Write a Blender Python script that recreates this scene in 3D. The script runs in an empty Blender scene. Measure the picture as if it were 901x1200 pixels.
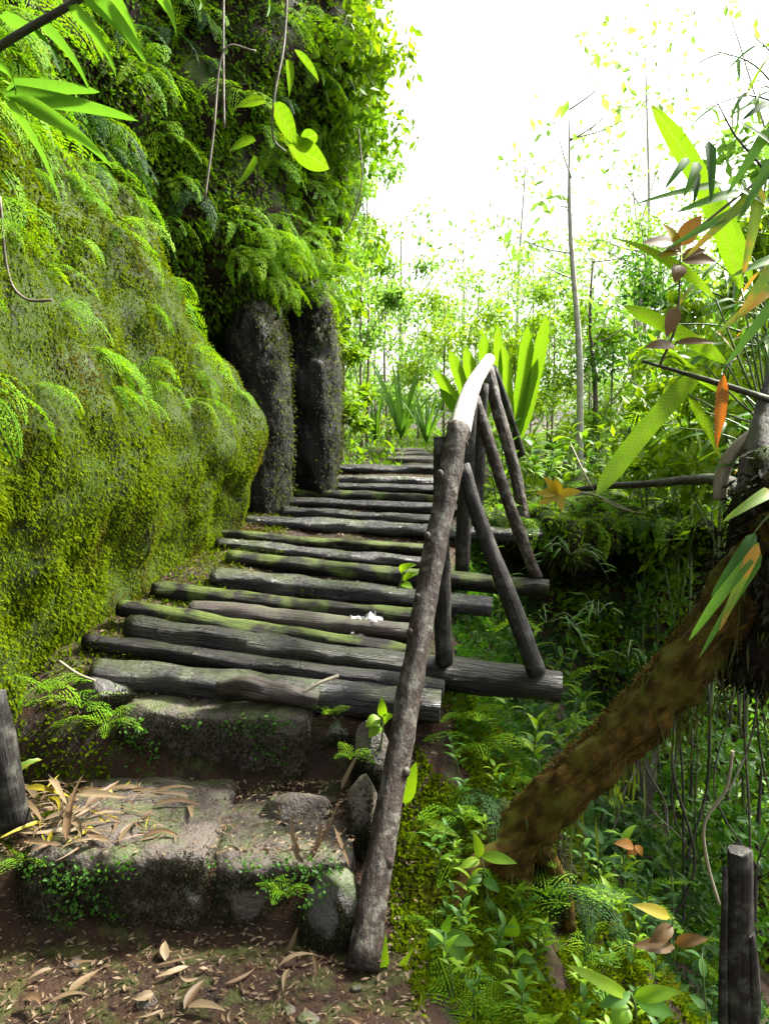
import bpy, math, random
import numpy as np
from mathutils import Vector, Matrix, noise

random.seed(11)
rng = np.random.default_rng(11)
scene = bpy.context.scene
COL = scene.collection
R = math.radians
SUN_EL, SUN_AZ = 48.0, 60.0          # azimuth measured from +Y (away from the camera) towards +X

# ------------------------------------------------------------------ camera
F, CX, CY, EYE = 950.0, 450.5, 600.0, 1.5
PITCH = math.atan(100.0 / F)
cam = bpy.data.cameras.new('camera')
cam.sensor_fit = 'VERTICAL'; cam.sensor_height = 36.0; cam.sensor_width = 27.0
cam.lens = 36.0 * F / 1200.0
cam.clip_start = 0.05; cam.clip_end = 1000
camo = bpy.data.objects.new('camera', cam); COL.objects.link(camo)
camo.location = (0, 0, EYE); camo.rotation_euler = (math.pi / 2 - PITCH, 0, 0)
scene.camera = camo

# ------------------------------------------------------------------ sky, sun, exposure
world = bpy.data.worlds.new('World'); scene.world = world; world.use_nodes = True
wn = world.node_tree.nodes; wl = world.node_tree.links
bg = wn['Background']
sky = wn.new('ShaderNodeTexSky'); sky.sky_type = 'NISHITA'; sky.sun_disc = False
sky.sun_elevation = R(SUN_EL); sky.sun_rotation = R(SUN_AZ)
sky.air_density = 1.0; sky.dust_density = 5.0; sky.ozone_density = 1.0
hs = wn.new('ShaderNodeHueSaturation'); hs.inputs['Saturation'].default_value = 0.25   # thin white cloud over the blue
wl.new(sky.outputs[0], hs.inputs['Color']); wl.new(hs.outputs[0], bg.inputs[0])
bg.inputs[1].default_value = 0.13
sl = bpy.data.lights.new('sun', 'SUN'); sl.energy = 4.4; sl.angle = R(7.0); sl.color = (1.0, 0.95, 0.85)
so = bpy.data.objects.new('sun', sl); COL.objects.link(so)
sdir = Vector((math.sin(R(SUN_AZ)) * math.cos(R(SUN_EL)), math.cos(R(SUN_AZ)) * math.cos(R(SUN_EL)), math.sin(R(SUN_EL))))
so.rotation_euler = sdir.to_track_quat('Z', 'Y').to_euler(); so.location = (3, 6, 12)
vs = scene.view_settings
vs.view_transform = 'Standard'; vs.look = 'None'; vs.gamma = 1.0; vs.exposure = 2.3; vs.use_curve_mapping = False
scene.render.engine = 'CYCLES'
cy = scene.cycles
cy.max_bounces = 7; cy.diffuse_bounces = 4; cy.glossy_bounces = 2; cy.transmission_bounces = 4
cy.transparent_max_bounces = 8; cy.volume_bounces = 0; cy.use_denoising = True
cy.sample_clamp_indirect = 6.0; cy.caustics_reflective = False; cy.caustics_refractive = False

# ------------------------------------------------------------------ pixels to directions
_fw = Vector((0, math.cos(PITCH), -math.sin(PITCH))); _up = Vector((0, math.sin(PITCH), math.cos(PITCH)))
def ray(px, py):
    return Vector((1, 0, 0)) * ((px - CX) / F) + _up * ((CY - py) / F) + _fw
def P(px, py, Y):
    d = ray(px, py); return Vector((0, 0, EYE)) + d * (Y / d.y)
def G(px, py, z):
    d = ray(px, py); return Vector((0, 0, EYE)) + d * ((z - EYE) / d.z)
def smooth(a, b, x):
    t = np.clip((x - a) / (b - a), 0, 1); return t * t * (3 - 2 * t)

# ------------------------------------------------------------------ materials
def newmat(name):
    m = bpy.data.materials.new(name); m.use_nodes = True
    nt = m.node_tree; nt.nodes.clear()
    out = nt.nodes.new('ShaderNodeOutputMaterial')
    return m, nt, out
def nd(nt, t, **kw):
    n = nt.nodes.new(t)
    for k, v in kw.items():
        if k in n.inputs: n.inputs[k].default_value = v
        else: setattr(n, k, v)
    return n
def ramp(nt, fac, stops):
    r = nt.nodes.new('ShaderNodeValToRGB'); e = r.color_ramp.elements
    while len(e) < len(stops): e.new(0.5)
    for i, (p, c) in enumerate(stops):
        e[i].position = p; e[i].color = (*c, 1)
    nt.links.new(fac, r.inputs[0]); return r.outputs[0]
def mixc(nt, fac, a, b, blend='MIX'):
    m = nt.nodes.new('ShaderNodeMix'); m.data_type = 'RGBA'; m.blend_type = blend
    for s, v in ((0, fac), (6, a), (7, b)):
        if hasattr(v, 'is_linked') or hasattr(v, 'links'): nt.links.new(v, m.inputs[s])
        else: m.inputs[s].default_value = v if s == 0 else (*v, 1)
    return m.outputs[2]
def noise_tex(nt, vec, scale, detail=4, rough=0.6):
    n = nt.nodes.new('ShaderNodeTexNoise'); n.inputs['Scale'].default_value = scale
    n.inputs['Detail'].default_value = detail; n.inputs['Roughness'].default_value = rough
    if vec is not None: nt.links.new(vec, n.inputs['Vector'])
    return n.outputs['Fac']
def math_n(nt, op, a, b):
    m = nt.nodes.new('ShaderNodeMath'); m.operation = op
    for i, v in enumerate((a, b)):
        if hasattr(v, 'links'): nt.links.new(v, m.inputs[i])
        else: m.inputs[i].default_value = v
    return m.outputs[0]

def leaf_mat(name, stops, trans=0.45, rough=0.5, tint=(1.15, 1.1, 0.5), spec=0.25, veins=False, patch=None):
    m, nt, out = newmat(name)
    geo = nd(nt, 'ShaderNodeNewGeometry'); oi = nd(nt, 'ShaderNodeObjectInfo')
    f = math_n(nt, 'ADD', math_n(nt, 'MULTIPLY', geo.outputs['Random Per Island'], 0.6), math_n(nt, 'MULTIPLY', oi.outputs['Random'], 0.4))
    col = ramp(nt, f, stops)
    pos = geo.outputs['Position']
    n1 = noise_tex(nt, pos, 40, 3)
    col = mixc(nt, math_n(nt, 'MULTIPLY', n1, 0.5), col, tuple(c * 0.55 for c in stops[0][1]))
    if patch:
        n2 = noise_tex(nt, pos, patch[0], 3)
        col = mixc(nt, ramp(nt, n2, [(patch[2], (0, 0, 0)), (patch[2] + 0.14, (1, 1, 1))]), col, patch[1])
    p = nd(nt, 'ShaderNodeBsdfPrincipled', Roughness=rough)
    p.inputs['Specular IOR Level'].default_value = spec
    if veins:
        at = nd(nt, 'ShaderNodeAttribute', attribute_name='grain')
        mp = nd(nt, 'ShaderNodeMapping'); nt.links.new(at.outputs['Vector'], mp.inputs[0])
        w = nd(nt, 'ShaderNodeTexWave', Scale=veins); w.wave_type = 'BANDS'; w.bands_direction = 'X'; w.inputs['Distortion'].default_value = 0.6
        nt.links.new(mp.outputs[0], w.inputs['Vector'])
        vv = ramp(nt, w.outputs['Fac'], [(0.0, (1, 1, 1)), (0.3, (0, 0, 0))])
        col = mixc(nt, math_n(nt, 'MULTIPLY', vv, 0.28), col, tuple(c * 0.45 for c in stops[0][1]))
        sx = nd(nt, 'ShaderNodeSeparateXYZ'); nt.links.new(at.outputs['Vector'], sx.inputs[0])
        ab = math_n(nt, 'ABSOLUTE', sx.outputs[1], 0)
        mr = ramp(nt, math_n(nt, 'MULTIPLY', ab, 200), [(0.35, (1, 1, 1)), (0.6, (0, 0, 0))])
        col = mixc(nt, math_n(nt, 'MULTIPLY', mr, 0.5), col, (0.16, 0.17, 0.05))
        bp = nd(nt, 'ShaderNodeBump', Strength=0.4, Distance=0.002); nt.links.new(w.outputs['Fac'], bp.inputs['Height'])
        nt.links.new(bp.outputs[0], p.inputs['Normal'])
    nt.links.new(col, p.inputs['Base Color'])
    t = nd(nt, 'ShaderNodeBsdfTranslucent')
    tc = mixc(nt, 1.0, col, tint, 'MULTIPLY')
    nt.links.new(tc, t.inputs[0])
    mx = nd(nt, 'ShaderNodeMixShader'); mx.inputs[0].default_value = trans
    nt.links.new(p.outputs[0], mx.inputs[1]); nt.links.new(t.outputs[0], mx.inputs[2])
    nt.links.new(mx.outputs[0], out.inputs[0])
    return m

def wood_mat(name, dark, mid, light, rough=0.45, moss=0.0, lichen=0.0, bump=0.5, spec=0.5, mosscol=(0.07, 0.1, 0.015), grain=(7, 130, 130), nbscale=9):
    m, nt, out = newmat(name)
    at = nd(nt, 'ShaderNodeAttribute', attribute_name='grain')
    oi = nd(nt, 'ShaderNodeObjectInfo')
    mp = nd(nt, 'ShaderNodeMapping'); mp.inputs['Scale'].default_value = grain
    nt.links.new(at.outputs['Vector'], mp.inputs[0])
    cb = nd(nt, 'ShaderNodeCombineXYZ'); nt.links.new(math_n(nt, 'MULTIPLY', oi.outputs['Random'], 50), cb.inputs[0])
    nt.links.new(cb.outputs[0], mp.inputs['Location'])
    n = noise_tex(nt, mp.outputs[0], 1.0, 6, 0.65)
    col = ramp(nt, n, [(0.28, dark), (0.5, mid), (0.75, light)])
    geo = nd(nt, 'ShaderNodeNewGeometry')
    nb = noise_tex(nt, geo.outputs['Position'], nbscale, 8, 0.72)
    col = mixc(nt, math_n(nt, 'MULTIPLY', nb, 0.6), col, dark)
    rg = ramp(nt, nb, [(0.3, (rough * 0.6,) * 3), (0.7, (min(1, rough * 1.5),) * 3)])
    if lichen:
        nl = noise_tex(nt, geo.outputs['Position'], 17, 6, 0.7)
        col = mixc(nt, math_n(nt, 'MULTIPLY', ramp(nt, nl, [(0.5, (0, 0, 0)), (0.66, (1, 1, 1))]), lichen), col, (0.19, 0.19, 0.15))
    if moss:
        sx = nd(nt, 'ShaderNodeSeparateXYZ'); nt.links.new(geo.outputs['Normal'], sx.inputs[0])
        nm = noise_tex(nt, geo.outputs['Position'], 7, 5, 0.6)
        fm = math_n(nt, 'MULTIPLY', ramp(nt, math_n(nt, 'ADD', nm, math_n(nt, 'MULTIPLY', sx.outputs[2], 0.12)), [(0.52, (0, 0, 0)), (0.66, (1, 1, 1))]), moss)
        col = mixc(nt, fm, col, mosscol)
    p = nd(nt, 'ShaderNodeBsdfPrincipled'); p.inputs['Specular IOR Level'].default_value = spec
    nt.links.new(col, p.inputs['Base Color']); nt.links.new(rg, p.inputs['Roughness'])
    hb = math_n(nt, 'ADD', n, math_n(nt, 'MULTIPLY', nb, 0.8))
    b = nd(nt, 'ShaderNodeBump', Strength=bump, Distance=0.012); nt.links.new(hb, b.inputs['Height']); nt.links.new(b.outputs[0], p.inputs['Normal'])
    nt.links.new(p.outputs[0], out.inputs[0])
    return m

def rock_mat(name, dark, light, rough=0.6, moss=0.6, mosscol=(0.05, 0.075, 0.012), scale=6, upbias=0.35, mossmin=0.55, bump=0.7, spec=0.5):
    m, nt, out = newmat(name)
    geo = nd(nt, 'ShaderNodeNewGeometry'); pos = geo.outputs['Position']
    n1 = noise_tex(nt, pos, scale, 8, 0.68); n2 = noise_tex(nt, pos, scale * 9, 4, 0.7)
    v = nd(nt, 'ShaderNodeTexVoronoi', Scale=scale * 2.2); v.feature = 'DISTANCE_TO_EDGE'; nt.links.new(pos, v.inputs['Vector'])
    col = ramp(nt, math_n(nt, 'ADD', math_n(nt, 'MULTIPLY', n1, 0.7), math_n(nt, 'MULTIPLY', n2, 0.3)), [(0.32, dark), (0.66, light)])
    sx = nd(nt, 'ShaderNodeSeparateXYZ'); nt.links.new(geo.outputs['Normal'], sx.inputs[0])
    nm = noise_tex(nt, pos, scale * 1.3, 6, 0.65)
    fm = math_n(nt, 'MULTIPLY', ramp(nt, math_n(nt, 'ADD', nm, math_n(nt, 'MULTIPLY', sx.outputs[2], upbias * 0.3)), [(mossmin, (0, 0, 0)), (mossmin + 0.12, (1, 1, 1))]), moss)
    col = mixc(nt, fm, col, mixc(nt, n2, tuple(c * 0.5 for c in mosscol), tuple(c * 1.4 for c in mosscol)))
    p = nd(nt, 'ShaderNodeBsdfPrincipled', Roughness=rough); p.inputs['Specular IOR Level'].default_value = spec
    rg = ramp(nt, n1, [(0.35, (rough * 0.55,) * 3), (0.65, (min(1, rough * 1.3),) * 3)]); nt.links.new(rg, p.inputs['Roughness'])
    nt.links.new(col, p.inputs['Base Color'])
    b = nd(nt, 'ShaderNodeBump', Strength=bump, Distance=0.02)
    nt.links.new(math_n(nt, 'ADD', n1, math_n(nt, 'MULTIPLY', n2, 0.5)), b.inputs['Height']); nt.links.new(b.outputs[0], p.inputs['Normal'])
    nt.links.new(p.outputs[0], out.inputs[0])
    return m

M = {}
LIME = [(0.0, (0.09, 0.22, 0.008)), (0.5, (0.17, 0.32, 0.010)), (1.0, (0.27, 0.38, 0.014))]
GREEN = [(0.0, (0.03, 0.10, 0.010)), (0.5, (0.06, 0.17, 0.012)), (1.0, (0.13, 0.24, 0.015))]
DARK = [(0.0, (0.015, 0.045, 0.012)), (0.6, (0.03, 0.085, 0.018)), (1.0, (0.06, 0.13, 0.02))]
DEAD = [(0.0, (0.04, 0.022, 0.012)), (0.4, (0.11, 0.068, 0.034)), (0.75, (0.20, 0.15, 0.085)), (1.0, (0.34, 0.29, 0.20))]
M['lime'] = leaf_mat('lime_leaf', LIME)
M['fern'] = leaf_mat('fern_leaf', [(0.0, (0.05, 0.15, 0.006)), (0.5, (0.12, 0.26, 0.008)), (1.0, (0.24, 0.36, 0.010))], rough=0.7, spec=0.08)
M['green'] = leaf_mat('green_leaf', GREEN)
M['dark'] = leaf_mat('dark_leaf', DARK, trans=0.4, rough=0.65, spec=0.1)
M['blade'] = leaf_mat('ribbed_blade', [(0.0, (0.10, 0.23, 0.010)), (1.0, (0.18, 0.32, 0.014))], trans=0.5, veins=22, patch=(16, (0.16, 0.13, 0.03), 0.64))
M['vineleaf'] = leaf_mat('vine_leaf', [(0.0, (0.07, 0.17, 0.006)), (1.0, (0.13, 0.24, 0.010))], trans=0.5, veins=9, patch=(30, (0.10, 0.12, 0.02), 0.62))
M['hazedlime'] = leaf_mat('haze_paled_leaf', [(0.0, (0.14, 0.26, 0.03)), (0.5, (0.22, 0.36, 0.05)), (1.0, (0.30, 0.44, 0.10))], trans=0.6, tint=(0.95, 1.1, 0.8))  # distant foliage lightened in colour to stand in for haze
M['smoothblade'] = leaf_mat('grass_blade', [(0.0, (0.05, 0.15, 0.02)), (1.0, (0.12, 0.26, 0.025))], trans=0.5, rough=0.45)
M['dead'] = leaf_mat('dead_leaf', DEAD, trans=0.15, tint=(1.1, 0.9, 0.6), rough=0.55)
M['ochre'] = leaf_mat('ochre_leaf', [(0.0, (0.26, 0.21, 0.015)), (1.0, (0.36, 0.32, 0.03))], trans=0.45, tint=(1.2, 0.9, 0.3))
M['orange'] = leaf_mat('orange_leaf', [(0.0, (0.36, 0.13, 0.015)), (1.0, (0.46, 0.22, 0.03))], trans=0.45, tint=(1.2, 0.8, 0.3), veins=30)
M['bronze'] = leaf_mat('bronze_leaf', [(0.0, (0.10, 0.058, 0.022)), (1.0, (0.16, 0.10, 0.03))], trans=0.4, tint=(1.1, 0.9, 0.4))
M['greenyellow'] = leaf_mat('yellowing_leaf', [(0.0, (0.13, 0.24, 0.03)), (1.0, (0.2, 0.3, 0.03))], patch=(9, (0.42, 0.24, 0.04), 0.5))
M['mosstuft'] = leaf_mat('moss_sprig', [(0.0, (0.042, 0.078, 0.002)), (0.55, (0.110, 0.165, 0.003)), (1.0, (0.185, 0.225, 0.004))], trans=0.4, rough=0.9, spec=0.03, patch=(3.2, (0.07, 0.06, 0.010), 0.55))
M['mossdark'] = leaf_mat('dark_moss_sprig', [(0.0, (0.03, 0.05, 0.008)), (0.6, (0.06, 0.09, 0.01)), (1.0, (0.12, 0.15, 0.015))], trans=0.35, rough=0.7, spec=0.15, patch=(4, (0.05, 0.035, 0.015), 0.5))
M['mossblack'] = leaf_mat('black_moss', [(0.0, (0.010, 0.010, 0.005)), (0.7, (0.022, 0.022, 0.008)), (1.0, (0.045, 0.05, 0.012))], trans=0.2, rough=0.8, spec=0.1)
M['boulder'] = rock_mat('mossy_rock', (0.005, 0.008, 0.003), (0.022, 0.026, 0.014), rough=1.0, spec=0.1, moss=0.95, upbias=0.1, mossmin=0.36, mosscol=(0.024, 0.042, 0.003))
M['pillar'] = rock_mat('shade_black_wet_rock', (0.0015, 0.0015, 0.0012), (0.008, 0.0078, 0.0062), rough=0.75, spec=0.2, moss=0.7, mossmin=0.56, mosscol=(0.04, 0.055, 0.01))  # dark rock, colour deepened to near black to stand for shade
M['stone'] = rock_mat('step_stone', (0.011, 0.0075, 0.005), (0.085, 0.068, 0.052), rough=0.55, spec=0.35, moss=0.6, mossmin=0.58, scale=7, bump=1.0)
M['stonedark'] = rock_mat('damp_stone', (0.010, 0.008, 0.007), (0.06, 0.054, 0.048), rough=0.5, moss=0.75, mossmin=0.55, scale=7)
M['soil'] = rock_mat('ground_soil', (0.007, 0.0034, 0.0018), (0.036, 0.0185, 0.010), rough=0.75, spec=0.15, moss=0.4, mossmin=0.58, scale=8, bump=1.0)
M['earthwall'] = rock_mat('root_earth', (0.003, 0.002, 0.0014), (0.015, 0.010, 0.006), rough=1.0, spec=0.06, moss=0.75, mossmin=0.5, scale=5, bump=1.0, mosscol=(0.035, 0.06, 0.008))
M['log'] = wood_mat('wet_log', (0.002, 0.0016, 0.0013), (0.006, 0.005, 0.004), (0.026, 0.021, 0.017), spec=0.28, rough=0.3, moss=0.12, bump=1.0)
M['logmossy'] = wood_mat('mossy_log', (0.0025, 0.002, 0.0015), (0.009, 0.0075, 0.005), (0.03, 0.025, 0.018), spec=0.15, rough=0.45, moss=0.85, bump=1.0)
M['loggrey'] = wood_mat('grey_log', (0.004, 0.0035, 0.003), (0.015, 0.013, 0.012), (0.055, 0.051, 0.046), spec=0.45, rough=0.25, moss=0.35, bump=1.0)
M['rotten'] = wood_mat('rotten_plank', (0.006, 0.003, 0.002), (0.024, 0.012, 0.006), (0.07, 0.042, 0.024), rough=0.6, moss=0.25, bump=0.9)
M['cut'] = wood_mat('cut_end', (0.03, 0.027, 0.024), (0.08, 0.078, 0.075), (0.15, 0.145, 0.14), rough=0.5, grain=(40, 60, 60))
M['bark'] = wood_mat('handrail_bark', (0.006, 0.0035, 0.0025), (0.026, 0.015, 0.009), (0.085, 0.058, 0.038), spec=0.25, rough=0.6, lichen=0.6, bump=1.0, grain=(22, 70, 70), nbscale=18)
M['peeled'] = wood_mat('peeled_wood', (0.20, 0.18, 0.155), (0.34, 0.32, 0.29), (0.5, 0.48, 0.45), rough=0.4, bump=0.6)
M['post'] = wood_mat('dark_post', (0.0025, 0.002, 0.0016), (0.010, 0.008, 0.006), (0.036, 0.03, 0.024), spec=0.25, rough=0.6, lichen=0.25, bump=0.7)
M['trunk'] = wood_mat('orange_mossy_trunk', (0.008, 0.005, 0.001), (0.06, 0.036, 0.006), (0.17, 0.11, 0.018), spec=0.08, rough=0.9, moss=0.85, mosscol=(0.06, 0.06, 0.006), bump=1.0, grain=(16, 38, 38), nbscale=22)
M['darktrunk'] = wood_mat('dark_mossy_trunk', (0.01, 0.009, 0.006), (0.035, 0.028, 0.018), (0.08, 0.065, 0.04), rough=0.8, moss=0.7, mosscol=(0.04, 0.055, 0.01), bump=1.0, grain=(12, 60, 60), nbscale=18)
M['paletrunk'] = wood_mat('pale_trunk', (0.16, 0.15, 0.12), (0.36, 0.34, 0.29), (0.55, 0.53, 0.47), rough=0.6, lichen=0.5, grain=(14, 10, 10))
M['twig'] = wood_mat('twig', (0.03, 0.022, 0.014), (0.09, 0.07, 0.045), (0.18, 0.15, 0.1), rough=0.6)
M['palestem'] = wood_mat('pale_stem', (0.12, 0.1, 0.06), (0.24, 0.21, 0.14), (0.36, 0.33, 0.25), rough=0.6)
M['greenstem'] = wood_mat('green_stem', (0.03, 0.06, 0.012), (0.07, 0.12, 0.02), (0.12, 0.16, 0.04), rough=0.4)
M['scrap'] = leaf_mat('white_scrap', [(0.0, (0.6, 0.58, 0.55)), (1.0, (0.75, 0.74, 0.72))], trans=0.2, tint=(1, 1, 1))

# ------------------------------------------------------------------ mesh helpers
def set_grain(me, g):
    a = me.attributes.new('grain', 'FLOAT_VECTOR', 'POINT'); a.data.foreach_set('vector', np.asarray(g, np.float32).ravel())
def mesh_py(name, V, Fc, mat, smoothf=True, grain=None, mats=None, midx=None):
    me = bpy.data.meshes.new(name); me.from_pydata([tuple(v) for v in V], [], Fc)
    for m in (mats or [mat]): me.materials.append(m)
    if midx is not None: me.polygons.foreach_set('material_index', midx)
    if smoothf: me.polygons.foreach_set('use_smooth', [True] * len(me.polygons))
    if grain is not None: set_grain(me, grain)
    me.update(); return me
def mesh_np(name, V, Q, mat, smoothf=False):
    """V (n,3), Q (m,k) faces all of the same size."""
    V = np.asarray(V, np.float32); Q = np.asarray(Q, np.int32); k = Q.shape[1]
    me = bpy.data.meshes.new(name)
    me.vertices.add(len(V)); me.vertices.foreach_set('co', V.ravel())
    me.loops.add(Q.size); me.loops.foreach_set('vertex_index', Q.ravel())
    me.polygons.add(len(Q)); me.polygons.foreach_set('loop_start', np.arange(len(Q), dtype=np.int32) * k)
    try: me.polygons.foreach_set('loop_total', np.full(len(Q), k, np.int32))
    except Exception: pass
    me.polygons.foreach_set('use_smooth', np.full(len(Q), smoothf))
    me.materials.append(mat); me.update(calc_edges=True); return me
def link(name, data, parent=None, loc=None, mat=None):
    o = bpy.data.objects.new(name, data); COL.objects.link(o)
    if parent is not None: o.parent = parent
    if mat is not None: o.matrix_basis = mat
    elif loc is not None: o.location = loc
    return o
def tag(o, label=None, cat=None, group=None, kind=None):
    if label: o['label'] = label
    if cat: o['category'] = cat
    if group: o['group'] = group
    if kind: o['kind'] = kind
    return o
def empty(name, loc, label, cat, group=None):
    o = bpy.data.objects.new(name, None); COL.objects.link(o); o.location = loc; o.empty_display_size = 0.05
    return tag(o, label, cat, group)

def catmull(pts, n):
    pts = [np.array(p, float) for p in pts]
    if len(pts) == 2: return [pts[0] + (pts[1] - pts[0]) * t for t in np.linspace(0, 1, n * 2 + 1)]
    out = []; ext = [2 * pts[0] - pts[1]] + pts + [2 * pts[-1] - pts[-2]]
    for i in range(1, len(ext) - 2):
        a, b, c, d = ext[i - 1:i + 3]
        for k in range(n):
            t = k / n
            out.append(0.5 * ((2 * b) + (c - a) * t + (2 * a - 5 * b + 4 * c - d) * t * t + (3 * b - a - 3 * c + d) * t ** 3))
    out.append(pts[-1]); return out
def tube_data(pts, radii, seg=10, n=6, lump=0.05, seed=0.0, lumpscale=6.0, flat=1.0, capjag=0.0):
    C = catmull(pts, n); m = len(C)
    rr = np.interp(np.linspace(0, 1, m), np.linspace(0, 1, len(radii)), radii)
    V, Gr, Fc, mi = [], [], [], []
    u = 0.0; prev = None
    ref = Vector((0, 0, 1)) if abs((Vector(C[-1]) - Vector(C[0])).normalized().z) < 0.8 else Vector((0, 1, 0))
    for i in range(m):
        c = Vector(C[i]); t = (Vector(C[min(i + 1, m - 1)]) - Vector(C[max(i - 1, 0)])).normalized()
        b1 = t.cross(ref).normalized(); b2 = b1.cross(t).normalized()
        if i: u += (c - prev).length
        prev = c
        for k in range(seg):
            a = 2 * math.pi * k / seg
            d = b1 * math.cos(a) + b2 * math.sin(a) * flat
            p = c + d * rr[i]
            r = rr[i] * (1 + lump * noise.fractal(Vector((u * lumpscale, math.cos(a) * 1.3 + seed, math.sin(a) * 1.3 + seed * 1.7)), 1.0, 2.0, 3))
            e = Vector((0, 0, 0))
            if capjag and i == m - 1: e = t * random.uniform(0, capjag)
            V.append(c + d * r + e); Gr.append((u, math.cos(a) * rr[i], math.sin(a) * rr[i]))
    for i in range(m - 1):
        for k in range(seg):
            k2 = (k + 1) % seg
            Fc.append((i * seg + k, i * seg + k2, (i + 1) * seg + k2, (i + 1) * seg + k)); mi.append(0)
    Fc.append(tuple(range(seg - 1, -1, -1))); mi.append(1)
    Fc.append(tuple((m - 1) * seg + k for k in range(seg))); mi.append(1)
    return V, Fc, Gr, mi
def tube(name, pts, radii, mat, parent=None, capmat=None, **kw):
    """A tube object; its origin lies at the first point when it is top-level."""
    V, Fc, Gr, mi = tube_data(pts, radii, **kw)
    o0 = Vector(pts[0]) if parent is None else Vector(parent.location)
    me = mesh_py(name, [Vector(v) - o0 for v in V], Fc, None, True, Gr, [mat, capmat or mat], mi)
    for p in me.polygons:
        if p.material_index == 1: p.use_smooth = False
    return link(name, me, parent, o0 if parent is None else (0, 0, 0))

def rock_mesh(name, size, seed, mat, p=3.0, amp=0.12, fr=1.6, cuts=14, taper=0.0, lean=(0, 0), facets=0, rough=0.0):
    """A rounded block with broken faces. size = half extents."""
    V, Fc, idx = [], [], {}
    rd = random.Random(int(seed * 10)); planes = []
    for _ in range(facets):
        v = Vector((rd.gauss(0, 1), rd.gauss(0, 1), rd.gauss(0, 1))).normalized(); planes.append((v, (rd.uniform(.84, 1.04) if facets < 20 else rd.uniform(.62, .86)) * 3 ** (.5 - 1 / p)))
    N = cuts
    def vert(x, y, z):
        k = (round(x * 1000), round(y * 1000), round(z * 1000))
        if k in idx: return idx[k]
        v = Vector((x, y, z)); l = (abs(x) ** p + abs(y) ** p + abs(z) ** p) ** (1 / p); q = v / l
        w = Vector((q.x * size[0], q.y * size[1], q.z * size[2]))
        s3 = Vector((seed * 3.1, seed * 1.7, seed * 2.3))
        nz = noise.fractal(w * fr * 2 + s3, 0.9, 2.0, 5)
        cell = noise.cell(w * fr * 1.4 + s3)
        f = 1 + amp * nz + amp * 0.25 * (cell - 0.5) + rough * noise.fractal(w * 14 + s3, .8, 2.0, 3)
        w = Vector((w.x * f, w.y * f, w.z * f))
        tz = (w.z / size[2])
        for (pn, pd) in planes:
            over = w.x * pn[0] / size[0] + w.y * pn[1] / size[1] + w.z * pn[2] / size[2] - pd
            if over > 0: w = Vector((w.x - pn[0] * over * .9 * size[0], w.y - pn[1] * over * .9 * size[1], w.z - pn[2] * over * .9 * size[2]))
        w.x *= 1 - taper * tz; w.y *= 1 - taper * tz; w.x += lean[0] * tz; w.y += lean[1] * tz
        idx[k] = len(V); V.append(w); return idx[k]
    g = [-1 + 2 * i / N for i in range(N + 1)]
    for ax in range(3):
        for s in (-1, 1):
            for i in range(N):
                for j in range(N):
                    q = []
                    for (a, b) in ((g[i], g[j]), (g[i + 1], g[j]), (g[i + 1], g[j + 1]), (g[i], g[j + 1])):
                        c = [0, 0, 0]; c[ax] = s; c[(ax + 1) % 3] = a; c[(ax + 2) % 3] = b
                        q.append(vert(*c))
                    Fc.append(tuple(q if s > 0 else q[::-1]))
    return mesh_py(name, V, Fc, mat)

# ---- leaves
PROF = {
    'strap': lambda t: min(1, t * 5 + 0.25) * min(1, (1 - t) * 5) ** 0.6,
    'ovate': lambda t: max(0.03, math.sin(math.pi * min(1, t ** 0.75)) ** 0.85) if t < 1 else 0.0,
    'bamboo': lambda t: min(1, t * 9 + 0.08) * (1 - t) ** 0.55,
    'lance': lambda t: max(0.04, math.sin(math.pi * t ** 0.65)) if t < 1 else 0.0,
}
def leaf_between(A, B, W, sag=0.0, hint=(0, -0.6, 0.8), prof='ovate', n=8, fold=0.18, wave=0.0, side=0.0, twist=0.0):
    A, B = Vector(A), Vector(B); ax = B - A; L = ax.length; hint = Vector(hint)
    w0 = ax.cross(hint); w0 = w0.normalized() if w0.length > 1e-5 else Vector((1, 0, 0))
    nrm = w0.cross(ax).normalized()
    V, Fc, Gr = [], [], []
    ph = random.random() * 6
    for i in range(n + 1):
        t = i / n
        c = A + ax * t + nrm * (sag * 4 * t * (1 - t)) + w0 * side * 4 * t * (1 - t)
        w = W * 0.5 * PROF[prof](t)
        tw = twist * t
        wd = w0 * math.cos(tw) + nrm * math.sin(tw); nn = nrm * math.cos(tw) - w0 * math.sin(tw)
        for k in (-1, -0.5, 0, 0.5, 1):
            off = abs(k) * fold * w + wave * W * math.sin(t * 22 + ph + k * 2) * abs(k)
            V.append(c + wd * (w * k) + nn * off); Gr.append((L * t - abs(k) * w * 0.7, k * w, 0))
    for i in range(n):
        for k in range(4):
            Fc.append((i * 5 + k, i * 5 + k + 1, (i + 1) * 5 + k + 1, (i + 1) * 5 + k))
    return V, Fc, Gr
def leaf_obj(name, A, B, W, mat, parent, **kw):
    V, Fc, Gr = leaf_between(A, B, W, **kw)
    o0 = Vector(parent.location)
    me = mesh_py(name, [v - o0 for v in V], Fc, mat, True, Gr)
    return link(name, me, parent, (0, 0, 0))
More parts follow.
